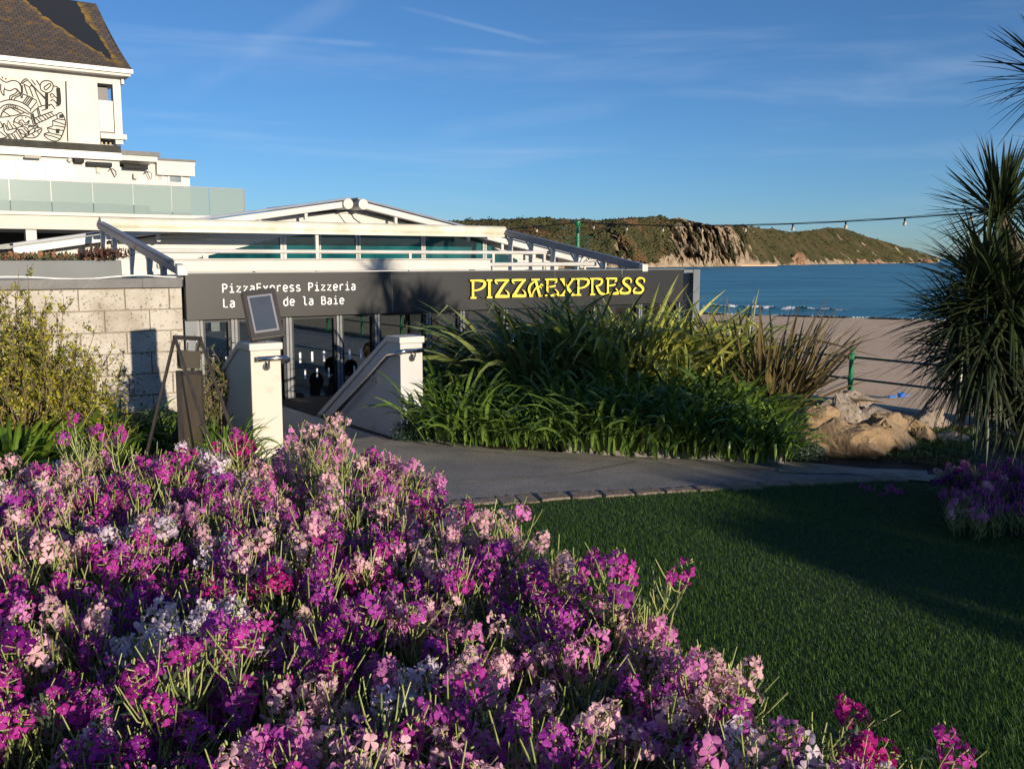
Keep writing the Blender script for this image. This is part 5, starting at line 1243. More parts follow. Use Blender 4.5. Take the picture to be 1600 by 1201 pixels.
# rocks and ground cover on the bank
M_rk1 = pm('bank_rock', (.34, .235, .13), (.23, .16, .09), 5, .9, bump=.8, bs=22, fine=(.14, .11, .08), fs=26, fine_lo=.58, fine_hi=.7)
M_rk2 = pm('bank_rock_grey', (.36, .30, .23), (.24, .19, .15), 6, .9, bump=1, bs=25, fine=(.10, .08, .07), fs=30, fine_lo=.52, fine_hi=.66)
rocks = [(1308, 705, 7.75, 118, 60, M_rk1, 'long golden boulder lowest on the left of the rock bank'), (1270, 668, 8.3, 60, 46, M_rk1, 'golden rock behind the long boulder beside the strap leaves'), (1322, 662, 8.5, 62, 66, M_rk2, 'rounded grey boulder in the middle of the rock bank'), (1335, 632, 9.2, 56, 26, M_rk2, 'dark topped rock at the foot of the green railing post'),
         (1402, 704, 7.9, 68, 64, M_rk1, 'large angular golden rock nearest the path'), (1385, 676, 8.4, 66, 34, M_rk1, 'flat topped golden rock behind the angular one'), (1378, 655, 8.9, 60, 26, M_rk2, 'grey stone slab below the beach edge'), (1450, 668, 8.7, 52, 34, M_rk2, 'brown rock right of the green tuft on the bank'), (1452, 692, 8.1, 26, 34, M_rk1, 'small upright golden rock right of the angular one'), (1278, 700, 7.7, 54, 36, M_rk1, 'golden stone at the left end of the long boulder'), (1420, 668, 8.6, 40, 24, M_rk1, 'small golden rock beside the brown one near the top of the bank'), (1344, 686, 8.1, 38, 26, M_rk1, 'small brown rock under the rounded grey boulder'), (1490, 694, 8.3, 44, 22, M_rk2, 'low brown rock at the right end of the bank'), (1355, 712, 7.8, 34, 20, M_rk1, 'small stone between the two golden boulders')]
for i, (x, y, D, w_, h_, mt, lab) in enumerate(rocks):
    c = hd(x, y, D); s_ = D/1500; mb = MB(); v_, f_ = rockmesh((c.x, c.y+.05, c.z+.03), (w_*s_*.68, w_*s_*.5, h_*s_*.70), i*1.7+3.3, 4, .42, 1.7); mb.add(v_, f_)
    tag(mb.build('boulder', mt, loc=(c.x, c.y, c.z)), lab, 'rock')
pts = []; random.seed(3)
for i in range(60000):
    u = random.uniform(3.7, 6.6); v = random.uniform(-6.6, -2.0)
    if fb((u*1.6, v*1.6, 4), 1, 4) > -.25: pts.append(L(u, v, gh(u, v)+.01+random.random()**2*.035))
    elif random.random() < .04: pts.append(L(u, v, gh(u, v)+.01))
pts = [q for q in pts if 1235 < 800+1500*q.x/(q.y*cp+CAMZ*sp) and (600.5-1500*(q.y*sp-CAMZ*cp)/(q.y*cp+CAMZ*sp)) < 738]
mi = np.array([0 if fb((q.x*1.2, q.y*1.2, 1)) > 0 else 1 for q in pts])
stuff(leafcards('ground_cover', pts, .034, [pm('cover_green', (.04, .09, .015), (.10, .15, .03), 1, .6, island=1), pm('cover_olive', (.10, .09, .025), (.17, .13, .04), 1, .7, island=1)], None, 2.4, .9, mi=mi), 'low green and olive ground cover between the golden rocks', 'ground cover')

# ---------------------------------------------------------------- flowering stock
petal_cols = {
 'magenta': ((.60, .060, .42), (.44, .022, .31)), 'purple': ((.50, .08, .44), (.36, .035, .34)), 'violet': ((.27, .012, .29), (.18, .008, .20)),
 'pale pink': ((.90, .58, .64), (.84, .46, .55)), 'lilac white': ((.88, .76, .86), (.80, .62, .76)), 'crimson': ((.62, .012, .26), (.46, .014, .26)), 'rose': ((.80, .30, .62), (.66, .18, .50))}
def petalmat(nm, a, b_): return pm('petal_'+nm.replace(' ', '_'), a, b_, 18, .55, transl=.42, spec=.25, obr=.16, bump=.15, bs=160)
PM = {k: petalmat(k, *v) for k, v in petal_cols.items()}
M_podg = pm('pod_green', (.30, .36, .10), (.50, .54, .20), 1, .5, island=1, transl=.2)
M_stleaf = pm('stock_leaf', (.06, .09, .045), (.11, .14, .07), 1, .6, island=1, transl=.15)
M_ctr = pm('floret_centre', (.45, .48, .22), None, rough=.6)
def floret(mb, c, n_, size, rnd):
    n_ = n_.normalized(); a = n_.cross(Vector((0, 0, 1)));
    if a.length < .1: a = Vector((1, 0, 0))
    a.normalize(); b_ = n_.cross(a); th0 = rnd.uniform(0, 1.57)
    for k in range(4):
        th = th0+k*math.pi/2+rnd.gauss(0, .12); d = a*math.cos(th)+b_*math.sin(th); s_ = n_.cross(d)
        ln = size*rnd.uniform(.9, 1.15); wd = ln*rnd.uniform(.78, .98); cup = rnd.uniform(-.55, .5); tw = rnd.gauss(0, .6)
        vs_ = []
        for (t, w_) in ((.05, .12), (.35, .55), (.68, 1.0), (.90, .86), (1.02, .42)):
            for q in (-1, 0, 1):
                x = d*(t*ln)+s_*(q*w_*wd*.5)+n_*(ln*(.10*math.sin(t*3)+cup*t*t*.7-abs(q)*w_*.14*(1 if cup > 0 else -1)+q*tw*w_*.25)+rnd.gauss(0, .035)*ln)
                if q == 0 and t > 1: x -= d*ln*.05
                vs_.append(c+x)
        mb.add(vs_, [(i*3+j, i*3+j+1, i*3+j+4, i*3+j+3) for i in range(4) for j in (0, 1)], 0)
    mb.ell(c+n_*.001, (.0013, .0013, .0018), 5, 3, 1)
def head_mesh(seed):
    rnd = random.Random(seed); mb = MB(); n_ = rnd.randint(8, 13); hh = rnd.uniform(.04, .08); ga = rnd.random()*6
    for k in range(n_):
        t = k/(n_-1); a = ga+k*2.4+rnd.gauss(0, .25); z = -hh*.55+hh*t*.95; r = .028*(1-.5*t**2)*rnd.uniform(.8, 1.2)
        el = -.15+.75*t+rnd.gauss(0, .25); n = Vector((math.cos(a)*math.cos(el), math.sin(a)*math.cos(el), math.sin(el)))
        c = Vector((math.cos(a)*r, math.sin(a)*r, z)); floret(mb, c, n, .0165*rnd.uniform(.8, 1.2)*(1-.2*t), rnd)
        mb.tube([(0, 0, z-.008), c-n*.002], [.0012, .0016], 4, 2, caps=False)
    for k in range(3):       # green buds at the tip
        a = rnd.random()*6.28; r = rnd.random()*.009; mb.ell((math.cos(a)*r, math.sin(a)*r, hh*.5+rnd.uniform(-.006, .008)), (.0022, .0022, .0045), 5, 4, 2)
    return mb
heads = {}
for ci, cn_ in enumerate(petal_cols):
    heads[cn_] = []
    for k in range(5):
        o = head_mesh(100+k+ci*13).build('flower_head', [PM[cn_], M_ctr, M_podg], None, smooth=True); heads[cn_].append(o.data); bpy.data.objects.remove(o)
def pods(mb, rnd, a0, d, ln_, n_):
    """long ascending pods round a stem going from a0 in direction d"""
    for k in range(n_):
        t = rnd.random(); p0 = a0+d*(t*ln_); a = rnd.random()*6.28; side = Vector((math.cos(a), math.sin(a), 0)); sp_ = rnd.uniform(.15, .75)
        p1 = p0+side*.016+Vector((0, 0, .008)); L_ = rnd.uniform(.06, .13); dd = (side*sp_+Vector((0, 0, 1))).normalized()
        p2 = p1+dd*L_*.5+side*.004; p3 = p1+dd*L_+Vector((rnd.gauss(0, .004), rnd.gauss(0, .004), 0))
        mb.tube([p0, p1, p2, p3], [.0010, .0015, .0017, .0012], 4, 0, caps=False)
plants = []
def plant_proto(seed, nh, npod, H=.52):
    rnd = random.Random(seed); st_ = MB(); lf = MB(); hp_ = []
    for k in range(nh+npod):
        a = rnd.random()*6.28; r = rnd.uniform(.03, .155)*(1 if k else .3); hgt = H*rnd.uniform(.82, 1.06)*(.97 if k >= nh else 1)
        top = Vector((math.cos(a)*r, math.sin(a)*r, hgt)); base = Vector((math.cos(a)*.02, math.sin(a)*.02, 0)); mid = base.lerp(top, .55)+Vector((math.cos(a)*.015, math.sin(a)*.015, 0))
        st_.tube([base, mid, top], [.0032, .0028, .0018], 5)
        d = (top-mid).normalized()
        pods(st_, rnd, top-d*rnd.uniform(.14, .2), d, .10, rnd.randint(5, 9) if k < nh else rnd.randint(9, 15))
        if k < nh: hp_.append((top, rnd.gauss(0, .45), rnd.gauss(0, .45), rnd.random()*6.28, rnd.uniform(.85, 1.15)))
        for j in range(13):
            t = rnd.random()**.7; p = base.lerp(mid, t*2) if t < .5 else mid.lerp(top, (t-.5)*1.7); aa_ = rnd.random()*6.28
            lf.strap(p, aa_, rnd.uniform(.3, 1.2), rnd.uniform(.04, .085), rnd.uniform(.009, .016), rnd.uniform(.2, 1.2), 4, fold=.15)
    return st_, lf, hp_
protos = []
SIB = {'magenta': 'purple', 'purple': 'magenta', 'violet': 'purple', 'pale pink': 'rose', 'lilac white': 'pale pink', 'crimson': 'magenta', 'rose': 'pale pink'}
for s_ in range(12):
    st_, lf, hp_ = plant_proto(40+s_, 8 if s_ % 3 else 6, [1, 3, 2, 2][s_ % 4])
    a = st_.build('stem', M_podg); b_ = lf.build('foliage', M_stleaf); protos.append((a.data, b_.data, hp_)); bpy.data.objects.remove(a); bpy.data.objects.remove(b_)
LAB = {'magenta': 'magenta flowered stock plant among others in the big foreground flower bed', 'purple': 'light purple flowered stock plant among others in the big foreground flower bed', 'violet': 'deep violet flowered stock plant among others in the big foreground flower bed', 'pale pink': 'pale pink flowered stock plant among others in the big foreground flower bed', 'lilac white': 'whitish lilac flowered stock plant among others in the big foreground flower bed', 'crimson': 'crimson magenta flowered stock plant among others in the big foreground flower bed', 'rose': 'rose pink flowered stock plant among others in the big foreground flower bed'}
LAB2 = {k: v.replace('big foreground flower bed', 'shaded flower bed under the palm') for k, v in LAB.items()}
COLN = {'magenta': 'magenta', 'purple': 'light purple', 'violet': 'deep violet', 'pale pink': 'pale pink', 'lilac white': 'whitish lilac', 'crimson': 'crimson', 'rose': 'rose pink'}
used = {}
def where(x, y):
    px_ = 800+1500*x/(y*cp+.85*sp); r = ['at the front edge', 'in the front part', 'in the middle depth', 'in the back part', 'along the back edge'][int(np.searchsorted([1.35, 2.2, 3.2, 4.1], y))]
    if bedx(y)-x < .22: c = 'beside the lawn'
    else: c = 'near the left side' if px_ < 260 else 'left of centre' if px_ < 560 else 'right of centre'
    return r, c
def put_plant(x, y, z, cn_, rnd, sc, labs, grp, lean=(0, 0), pi=None):
    if grp.endswith('foreground bed'):
        r_, c_ = where(x, y); labs = {cn_: COLN[cn_]+' stock plant '+r_+' of the big bed, '+c_}; grp += ', '+r_+', '+c_
    A_, B_, hp_ = protos[rnd.randrange(12) if pi is None else pi]
    t = thing('stock_plant', labs[cn_], 'flower', (x, y, z), grp+' ('+cn_+')'); t['_o'] = (0, 0, 0); rz = rnd.random()*6.28
    t.rotation_euler = (lean[1], lean[0], rz) if False else (0, 0, rz)
    t.rotation_euler = (Matrix.Rotation(lean[0], 3, 'Y') @ Matrix.Rotation(lean[1], 3, 'X') @ Matrix.Rotation(rz, 3, 'Z')).to_euler()
    t.scale = (sc, sc, sc)
    for nm, me in (('stem', A_), ('foliage', B_)):
        o = bpy.data.objects.new(nm, me); col.objects.link(o); o.parent = t
    for (p, rx, ry, rz2, s2) in hp_:
        o = bpy.data.objects.new('flower_head', rnd.choice(heads[cn_ if rnd.random() > .22 else SIB[cn_]])); col.objects.link(o); o.parent = t; o.location = p; o.rotation_euler = (rx, ry, rz2); o.scale = (s2, s2, s2)
    return t
rnd = random.Random(77)
def bedx(y): return float(np.interp(y, [.7, 1.0, 1.4, 1.7, 2.4, 3.3, 4.4, 5.2], [1.16, 1.04, .90, .76, .40, -.10, -.58, -1.0]))
cells = []
sp_ = .189; j = 0; y = .72
while y < 5.0:
    x = -3.1+(sp_/2 if j % 2 else 0)
    while x < 1.2:
        px0 = x+rnd.gauss(0, .025); py0 = y+rnd.gauss(0, .025)
        far = 4.62 if px0 > -1.9 else 4.35
        vis = px0 > -.56*(py0+.25)-.12
        if px0 < bedx(py0)-.02 and vis and py0 < far+.1*math.sin(px0*5): cells.append((px0, py0))
        x += sp_
    y += sp_*.866; j += 1
print('stock plants', len(cells))
def pickcol(x, y):
    px_ = 800+1500*x/(y+.1); py_ = 404+1500*.85/y
    right = (px_-200)/900
    f = fb((x*1.3, y*1.3, 3), 1, 3)
    wts = {'magenta': 2.6-1.6*right, 'purple': 1.8, 'violet': .7+.3*(py_ > 950), 'pale pink': 3.0+3.6*max(0, right)+(.8 if y > 3.6 and x > -1.9 else 0), 'lilac white': 1.1+(.9 if py_ > 950 and px_ < 350 else 0), 'crimson': .38, 'rose': .9+1.6*max(0, right)}
    if f > .15: wts['pale pink'] *= 2.2; wts['lilac white'] *= 1.6
    if f < -.12: wts['magenta'] *= 2; wts['purple'] *= 1.8; wts['pale pink'] *= .4
    ks = list(wts); return rnd.choices(ks, [max(.05, wts[k]) for k in ks])[0]
for (x, y) in cells:
    z = .12+.05*fb((x*1.1, y*1.1, 0))+.05*fb((x*4, y*4, 0)); edge_ = bedx(y)-x
    lx = .10+rnd.gauss(0, .06)+(.16 if edge_ < .16 else 0)
    put_plant(x, y, z, pickcol(x, y), rnd, rnd.uniform(.95, 1.13)*(1 if edge_ > .15 else .95), LAB, 'stock in the foreground bed', (lx, rnd.gauss(0, .07)))
# a few that stand above the rest
for (px_, py_, D, cn_) in ((492, 648, 4.1, 'pale pink'), (140, 652, 4.25, 'magenta'), (982, 850, 2.55, 'magenta'), (520, 672, 4.0, 'rose'), (388, 668, 4.3, 'crimson'), (290, 968, 1.95, 'magenta'), (800, 790, 3.1, 'pale pink')):
    p = hd(px_, py_, D); put_plant(p.x, p.y, p.z-.56, cn_, rnd, 1.0, LAB, 'stock in the foreground bed', (0, 0), pi=rnd.choice([0, 3, 6]))
# bed in the shade at the right under the palm
n2_ = 0
for i in range(48):
    px_ = rnd.uniform(1500, 1660); py_ = rnd.uniform(725, 800); g = hz(px_, py_+40, 0)
    if px_ < 1500 and py_ > 810: continue
    put_plant(g.x, g.y, -.20-.08*rnd.random(), rnd.choice(['purple', 'rose', 'purple', 'purple', 'magenta', 'violet', 'violet']), rnd, .80, LAB2, 'stock in the shaded bed', (rnd.gauss(-.1, .1), rnd.gauss(0, .1)))
for (px_, py_) in ((1362, 768), (1376, 770), (1392, 771)):
    g = hz(px_, py_, 0)
    put_plant(g.x, g.y, -.46, 'purple', rnd, .9, {'purple': 'tiny purple stock plant alone at the far edge of the lawn'}, 'stock at the lawn edge', (0, 0))
# soil of the flower beds
mb = MB(); ys2 = list(np.arange(.3, 5.0, .2)); xs2 = list(np.arange(-3.6, 1.3, .2)); 
mb.add([(min(x, bedx(y)+.02), y, (.13 if x < bedx(y)-.1 else .01)+.02*fb((x*3, y*3, 0))) for x in xs2 for y in ys2], [(i*len(ys2)+j, (i+1)*len(ys2)+j, (i+1)*len(ys2)+j+1, i*len(ys2)+j+1) for i in range(len(xs2)-1) for j in range(len(ys2)-1)])
struct(mb.build('flower_bed_soil', M_soil, smooth=True))
mb = MB(); a_ = [hz(x, y) for x, y in ((1490, 750), (1495, 790), (1530, 825), (1600, 845), (1800, 880), (1900, 800), (1800, 740))]
mb.flat([(p.x, p.y) for p in a_], .0, .012); struct(mb.build('flower_bed_soil', M_soil))

# ---------------------------------------------------------------- cordyline palm
M_palm = pm('cordyline_leaf', (.018, .034, .014), (.055, .075, .026), 1, .38, island=1, transl=.12, spec=.5)
M_palmd = pm('cordyline_old_leaf', (.022, .036, .014), (.065, .075, .03), 1, .5, island=1, transl=.08)
DP = 5.7
cord = thing('cordyline_palm', 'dark cordyline palm with several spiky heads at the right edge', 'palm', (hd(1650, 700, DP).x, DP, 0))
def W(px_, py_, D=DP): return hd(px_, py_, D)
mb = MB(); b0 = W(1660, 700); b0.z = 0
mb.tube([b0, W(1650, 560), W(1625, 450), W(1592, 400)], [.10, .085, .065, .055], 12); mb.tube([W(1600, 412), W(1580, 375), W(1562, 335)], [.05, .042, .03], 10); mb.tube([W(1640, 500), W(1680, 350), W(1660, 200), W(1640, 130)], [.07, .055, .045, .035], 10); mb.tube([W(1645, 540), W(1600, 500), W(1560, 470)], [.06, .05, .035], 10)
mb.build('trunk', M_bark, cord)
def rosette(c, n_, ln, wd, e_lo, e_hi, dr, mat, seed):
    r2 = random.Random(seed); mb = MB(); st = random.getstate(); random.seed(seed)
    for k in range(n_):
        a = r2.random()*6.283; e = e_lo+(e_hi-e_lo)*r2.random()**.8
        mb.strap((c.x+math.cos(a)*.02, c.y+math.sin(a)*.02, c.z+r2.uniform(-.05, .05)), a, e, r2.uniform(*ln), r2.uniform(*wd), r2.uniform(*dr), 7, fold=.35, taper=.4, twist=r2.gauss(0, .3))
    random.setstate(st); return mb.build('leaf_head', mat, cord)
rosette(W(1562, 330), 190, (0.334, 0.482), (0.014, 0.022), -.75, 1.5, (.0, .35), M_palm, 1)
rosette(W(1655, 120), 150, (0.371, 0.538), (0.014, 0.022), -.9, 1.5, (.0, .4), M_palm, 2)
rosette(W(1538, 445, 5.6), 240, (0.315, 0.520), (0.014, 0.022), -.9, 1.4, (.1, .7), M_palm, 3)
rosette(W(1578, 490, 5.5), 420, (0.464, 0.761), (0.018, 0.030), -1.2, 1.2, (.2, 1.1), M_palm, 4)
rosette(W(1540, 545, 5.5), 330, (0.390, 0.650), (0.016, 0.028), -1.45, .4, (.1, .8), M_palmd, 5)
rosette(W(1640, 430, 5.8), 220, (0.371, 0.603), (0.016, 0.026), -1.0, 1.3, (.1, .7), M_palm, 6)
rosette(W(1625, 590, 5.5), 260, (0.418, 0.650), (0.018, 0.030), -1.5, .2, (.1, .6), M_palmd, 7)
rosette(W(1505, 500, 5.5), 200, (0.320, 0.496), (0.014, 0.024), -1.2, 1.0, (.2, .9), M_palm, 8)
rosette(W(1760, 300, 5.8), 240, (.40, .60), (.014, .024), -1.0, 1.5, (.0, .5), M_palm, 9)  # these last heads stand out of frame, added to spread the palm's shade
rosette(W(1770, 470, 5.6), 320, (.45, .65), (.018, .03), -1.3, 1.2, (.1, .8), M_palm, 10)
rosette(W(1860, 360, 5.7), 240, (.42, .62), (.016, .026), -1.1, 1.4, (.1, .6), M_palm, 11)
rosette(W(1830, 240, 5.7), 240, (.40, .58), (.016, .028), -1.0, 1.5, (.0, .5), M_palm, 13)
rosette(W(1930, 300, 5.7), 240, (.40, .58), (.016, .028), -1.0, 1.5, (.0, .5), M_palm, 14)
rosette(W(1700, 250, 5.7), 180, (.36, .52), (.014, .022), -1.0, 1.5, (.0, .4), M_palm, 12)
# old flower stalks
mb = MB(); random.seed(12)
for k in range(26):
    s0 = W(1545, 440); s1 = s0+Vector((random.gauss(-.05, .14), random.gauss(0, .1), random.uniform(.02, .22))); mb.tube([s0, s0.lerp(s1, .5)+Vector((0, 0, .03)), s1], [.004, .003, .002], 4)
    for j in range(8):
        q0 = s0.lerp(s1, random.uniform(.4, 1)); mb.tube([q0, q0+Vector((random.gauss(0, .04), random.gauss(0, .04), random.gauss(0, .03)))], [.003, .002], 3)
mb.build('flower_stalk', M_twig, cord)

# ---------------------------------------------------------------- unseen leafy screen added behind the camera to throw shade on lawn and path
M_hedge = pm('hedge_leaf', (.02, .05, .015), (.04, .08, .02), 1, .6, island=1, transl=.1)
hg_ = thing('hedge', 'clipped hedge beside the lawn that shades the right of the lawn', 'hedge', S(9, -8, 0))
mb = MB(lambda a, b_, c: S(a, b_, c)); mb.box((4.35, -8.7, 0), (5.2, -8.0, 1.80)); mb.box((5.21, -8.7, 0), (20, -8.0, 1.96)); mb.build('hedge_core', pm('hedge_inner', (.015, .03, .01), None, rough=.95), hg_, bevel=.05)
pts = []; random.seed(9)
for i in range(36000):
    wq = random.uniform(4.05, 20); tpz = 1.93+.13*(wq > 5.2)+.06*fb((wq*1.1, 0, 0))+.03*fb((wq*4, 1, 0))
    if wq < 4.4: tpz -= (4.4-wq)*.8
    z = random.uniform(0, tpz) if random.random() < .6 else tpz-abs(random.gauss(0, .05)); s_ = -8.35+random.choice([-1, 1])*random.uniform(.3, .45) if z < tpz-.12 else -8.35+random.uniform(-.42, .42)
    pts.append(S(wq, s_, z))
leafcards('foliage', pts, .07, M_hedge, hg_, elong=1.7)
# ---------------------------------------------------------------- people and furniture in the restaurant
def person(name_label, joints, edges, radii, skin, cloth, skin_idx, hair=None, headc=None, face=None, hairlen=0, loc=None, dress=None):
    """one continuous skinned body; faces near the joints in skin_idx get the skin material"""
    me = bpy.data.meshes.new('body'); me.from_pydata([tuple(j) for j in joints], edges, []); o = bpy.data.objects.new('body', me); col.objects.link(o)
    sk = o.modifiers.new('skin', 'SKIN'); sk.use_smooth_shade = True; sk.branch_smoothing = .6
    for i, v in enumerate(me.skin_vertices[0].data): v.radius = (radii[i], radii[i]*.85) if i < 4 else (radii[i], radii[i]); v.use_root = (i == 0)
    ss_ = o.modifiers.new('sub', 'SUBSURF'); ss_.levels = 2; ss_.render_levels = 2
    dg = bpy.context.evaluated_depsgraph_get(); em = bpy.data.meshes.new_from_object(o.evaluated_get(dg)); bpy.data.objects.remove(o)
    em.materials.clear(); em.materials.append(cloth); em.materials.append(skin)
    if dress: em.materials.append(dress[0])
    J = [Vector(j) for j in joints]
    for p in em.polygons:
        c = p.center; k = min(range(len(J)), key=lambda i: (J[i]-c).length-radii[i]*.6); p.material_index = 1 if k in skin_idx else (2 if dress and k in dress[1] else 0); p.use_smooth = True
    t = thing('person', name_label, 'person', loc or joints[0])
    off = Vector(t['_o'])
    for v in em.vertices: v.co -= off
    b = bpy.data.objects.new('body', em); col.objects.link(b); b.parent = t
    hc = Vector(headc); fd = Vector(face).normalized(); sdv = fd.cross(Vector((0, 0, 1)))
    rt = Matrix((sdv, fd, Vector((0, 0, 1)))).transposed()
    mb = MB(); mb.ell(hc, (.074, .093, .115), 18, 14, 0, rt)
    mb.ell(hc+fd*.095+Vector((0, 0, -.012)), (.013, .02, .022), 8, 6, 0, rt); mb.ell(hc+fd*.078+Vector((0, 0, -.055)), (.026, .012, .006), 8, 5, 2, rt); mb.ell(hc+fd*.06+Vector((0, 0, -.09)), (.03, .03, .022), 8, 5, 0, rt)
    for s_ in (-1, 1):
        mb.ell(hc+fd*.083+sdv*(.03*s_)+Vector((0, 0, .015)), (.012, .008, .007), 8, 5, 3, rt); mb.ell(hc+fd*.085+sdv*(.03*s_)+Vector((0, 0, .036)), (.018, .006, .004), 8, 4, 1, rt); mb.ell(hc+sdv*(.076*s_)+Vector((0, 0, -.005)), (.01, .018, .028), 8, 6, 0, rt)
    mb.build('head', [skin, hair, pm('lip', (.35, .12, .10), None), M_black], t, smooth=True)
    mb = MB(); mb.ell(hc-fd*.018+Vector((0, 0, .026)), (.084, .098, .105), 18, 12, 0, rt)
    if hairlen: mb.ell(hc-fd*.05+Vector((0, 0, -.03-hairlen*.4)), (.075, .05, .08+hairlen*.5), 14, 10, 0, rt)
    mb.build('hair', hair, t, smooth=True); return t
M_skin = pm('skin', (.50, .30, .21), (.44, .25, .17), 20, .55); M_hairb = pm('hair_dark', (.018, .012, .009), (.03, .02, .014), 60, .45, bump=.4, bs=200); M_hairl = pm('hair_brown', (.10, .06, .03), (.16, .10, .05), 60, .5)
def cloth(nm, c): return pm('cloth_'+nm, c, tuple(x*.8 for x in c), 9, .85, bump=.2, bs=40)
def seated(u, v, ang, label, shirt, hair, hl=0, lean=.08, seat=-.74):
    o = L(u, v, seat); f = (U*math.cos(ang)+Vv*math.sin(ang)); s = f.cross(Vector((0, 0, 1))); z = Vector((0, 0, 1))
    J = [o+z*.10, o+z*.26+f*.02, o+z*.42+f*.04, o+z*.54+f*lean, o+z*.64+f*(lean+.01)]; R_ = [.15, .14, .15, .075, .052]; E = [(0, 1), (1, 2), (2, 3), (3, 4)]
    for q in (-1, 1):
        b = len(J); J += [o+z*.50+s*.17*q+f*.04, o+z*.26+s*.22*q+f*.06, o+z*.16+s*.17*q+f*.30, o+z*.18+s*.12*q+f*.38]; R_ += [.062, .045, .034, .030]; E += [(2, b), (b, b+1), (b+1, b+2), (b+2, b+3)]
        for k, (aa, bb) in enumerate(((.05, .0), (.025, .02), (0, .025), (-.025, .02))):
            c0 = len(J); J += [J[b+3]+f*.05+s*(aa*.6), J[b+3]+f*.085+s*(aa*.7)-z*.015]; R_ += [.010, .008]; E += [(b+3, c0), (c0, c0+1)]
        c0 = len(J); J += [J[b+3]+f*.02-s*.035*q+z*.01, J[b+3]+f*.05-s*.045*q]; R_ += [.011, .009]; E += [(b+3, c0), (c0, c0+1)]
        b = len(J); J += [o+z*.06+s*.10*q+f*.06, o+z*.05+s*.12*q+f*.42, o-z*.36+s*.12*q+f*.44, o-z*.42+s*.12*q+f*.56]; R_ += [.09, .065, .045, .035]; E += [(0, b), (b, b+1), (b+1, b+2), (b+2, b+3)]
    nb_ = (len(J)-5)//2
    skin_i = {3, 4}
    for q in (0, 1): 
        b = 5+q*nb_; skin_i |= set(range(b+2, b+14))
    legs = set(range(5+14, 5+18)) | set(range(5+nb_+14, 5+nb_+18))
    return person(label, J, E, R_, M_skin, shirt, skin_i, hair, o+z*.77+f*(lean+.035), f, hl, loc=o-z*.45, dress=(cloth_dk, legs))
cloth_dk = cloth('dark', (.03, .03, .045))
M_seat = pm('pale_seat', (.42, .46, .52), (.34, .38, .44), 6, .7); M_wood = pm('table_wood', (.20, .11, .06), (.14, .08, .04), 8, .4)
def table(u, v, label):
    t = thing('dining_table', label, 'table', L(u, v, -1.19)); mb = MB(L); mb.box((u-.36, v-.36, -.47), (u+.36, v+.36, -.44)); mb.build('tabletop', pm('pale_top', (.55, .53, .50), None, rough=.3), t, bevel=.006)
    mb = MB(); c = L(u, v, -1.19); mb.lathe(c, [(.24, 0), (.24, .015), (.04, .04), (.03, .1), (.03, .71), (.12, .719)], 14); mb.build('pedestal', M_iron, t)
    mb = MB()
    for k in range(3): mb.lathe(L(u-.15+.14*k, v-.1+.1*k, -.44), [(.028, 0), (.004, .006), (.004, .07), (.036, .11), (.03, .17), (.028, .17), (.033, .11)], 12)
    g = mb.build('wine_glass', glassmat('clear_glass', (.95, .95, .95), .2), None); g['label'] = label.replace('dining table', 'wine glasses on the dining table'); g['category'] = 'glasses'
def chair(u, v, ang, label, shell_m):
    f = (U*math.cos(ang)+Vv*math.sin(ang)); s = f.cross(Vector((0, 0, 1))); o = L(u, v, -1.19); z = Vector((0, 0, 1)); t = thing('tub_chair', label, 'chair', o)
    mb = MB(); mb.ell(o+z*.44, (.24, .24, .05), 18, 6); mb.build('seat', shell_m, t, smooth=True)
    mb = MB(); vs_ = []; n_ = 14
    for i in range(n_+1):
        a = math.pi*(i/n_)+math.pi; d = s*math.cos(a)*-1+f*math.sin(a); hh = .22+.20*math.sin(math.pi*i/n_)
        for (r, h) in ((.23, .43), (.27, .43+hh), (.235, .43+hh+.01), (.20, .45)): vs_.append(o+d*r+z*h)
    mb.add(vs_, [(4*i+k, 4*i+(k+1) % 4, 4*i+4+(k+1) % 4, 4*i+4+k) for i in range(n_) for k in range(4)]+[(0, 1, 2, 3), (4*n_+3, 4*n_+2, 4*n_+1, 4*n_)]); mb.build('backrest', shell_m, t, smooth=False, bevel=.01)
    for a_, b_ in ((1, 1), (1, -1), (-1, 1), (-1, -1)):
        mb = MB(); mb.tube([o+f*.15*a_+s*.15*b_+z*.42, o+f*.2*a_+s*.2*b_], [.016, .011], 8); mb.build('leg', M_wood, t)
u1, v1 = hv(487, 597, 1.1)[0], 1.1
seated(u1, v1, .5, 'dark haired person in black sitting at the window nearest the steps', cloth('black', (.02, .02, .025)), M_hairb, .22, seat=-.76)
ua_ = hv(520, 590, 1.9)[0]; chair(ua_, 1.9, 1.9, 'pale tub chair with its back to the window behind the dark haired diner', M_seat)
seated(ua_+.05, 1.75, 1.9, 'person in a pale grey jumper seen from behind, next to the dark haired diner', cloth('pale_grey', (.62, .64, .68)), M_hairb, 0, lean=.16, seat=-.66)
u2 = hv(455, 590, 1.6)[0]; seated(u2, 1.6, 1.7, 'diner in a light blue shirt seen from behind left of the dark haired one', cloth('light_blue', (.35, .52, .78)), M_hairb, 0, seat=-.72)
u3 = hv(557, 585, 1.9)[0]; seated(u3, 1.9, 2.0, 'diner in a blue top seen from behind nearer the right stair wall', cloth('blue', (.22, .38, .66)), M_hairl, 0, seat=-.72)
u4 = hv(573, 530, 3.6)[0]; seated(u4, 3.4, 3.6, 'diner further inside facing the window on the right', cloth('rust', (.30, .10, .05)), M_hairl, 0, seat=-.62)
table(hv(510, 610, 1.6)[0], 1.55, 'pale dining table just behind the glass front'); table(u3-.1, 2.75, 'pale dining table deeper in the restaurant')
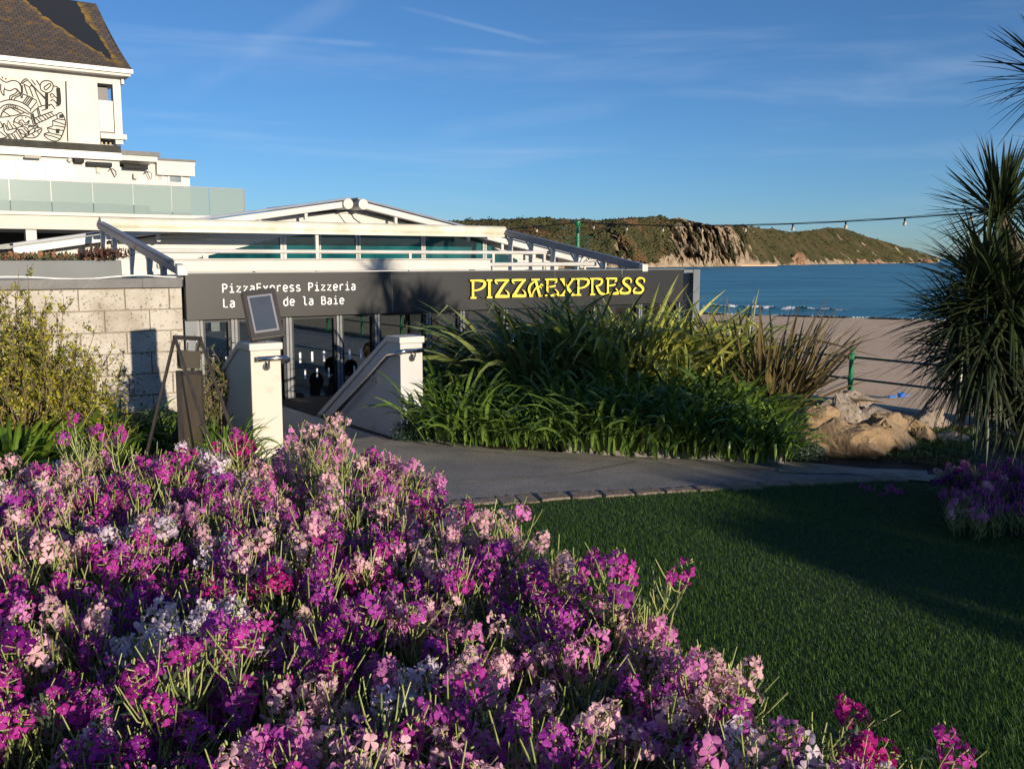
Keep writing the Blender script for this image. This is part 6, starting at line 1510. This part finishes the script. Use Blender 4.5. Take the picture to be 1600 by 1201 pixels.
u5 = hv(690, 540, 1.2)[0]; table(u5, 1.2, 'pale dining table behind the right hand windows'); chair(u5-.6, 1.3, 0.2, 'pale tub chair at the right hand window table', M_seat)
# figure added on the promenade, standing in for a reflection in the glass
pu = hv(646, 505, 0)[0]; r_ = ray(646, 500); o_ = Vector((0, 0, CAMZ))-P0; t_ = (9.6-o_.dot(U))/r_.dot(U); g = Vector((0, 0, CAMZ))+r_*t_; g.z = ZP
def standing(g, label):
    z = Vector((0, 0, 1)); f = Vector((-.5, -.86, 0)); s = f.cross(z)
    J = [g+z*.95, g+z*1.12, g+z*1.30, g+z*1.45, g+z*1.52]; R_ = [.145, .12, .15, .07, .052]; E = [(0, 1), (1, 2), (2, 3), (3, 4)]
    for q in (-1, 1):
        b = len(J); J += [g+z*1.38+s*.17*q, g+z*1.12+s*.30*q-f*.03, g+z*1.02+s*.17*q+f*.12, g+z*1.0+s*.10*q+f*.15]; R_ += [.06, .045, .036, .03]; E += [(2, b), (b, b+1), (b+1, b+2), (b+2, b+3)]
        for k in range(5):
            c0 = len(J); J += [J[b+3]+f*.03+s*(.018*(k-2))-z*.02, J[b+3]+f*.05+s*(.02*(k-2))-z*.05]; R_ += [.010, .008]; E += [(b+3, c0), (c0, c0+1)]
        b = len(J); J += [g+z*.84+s*.09*q, g+z*.48+s*.10*q, g+z*.09+s*.10*q, g+z*.04+s*.11*q+f*.14]; R_ += [.10, .07, .045, .04]; E += [(0, b), (b, b+1), (b+1, b+2), (b+2, b+3)]
    nb_ = (len(J)-5)//2; sk_ = {3, 4}
    for q in (0, 1): b = 5+q*nb_; sk_ |= set(range(b+3, b+14))
    legs = {0} | set(range(19, 23)) | set(range(19+nb_, 23+nb_))
    person(label, J, E, R_, M_skin, cloth('coat', (.035, .035, .04)), sk_, M_hairl, g+z*1.65, f, .1, loc=g, dress=(cloth_dk, legs))
standing(g, 'person in a dark coat standing on the promenade, seen through the glass front')
print('objects', len(bpy.data.objects))
for o in bpy.data.objects:
    if '_o' in o: del o['_o']
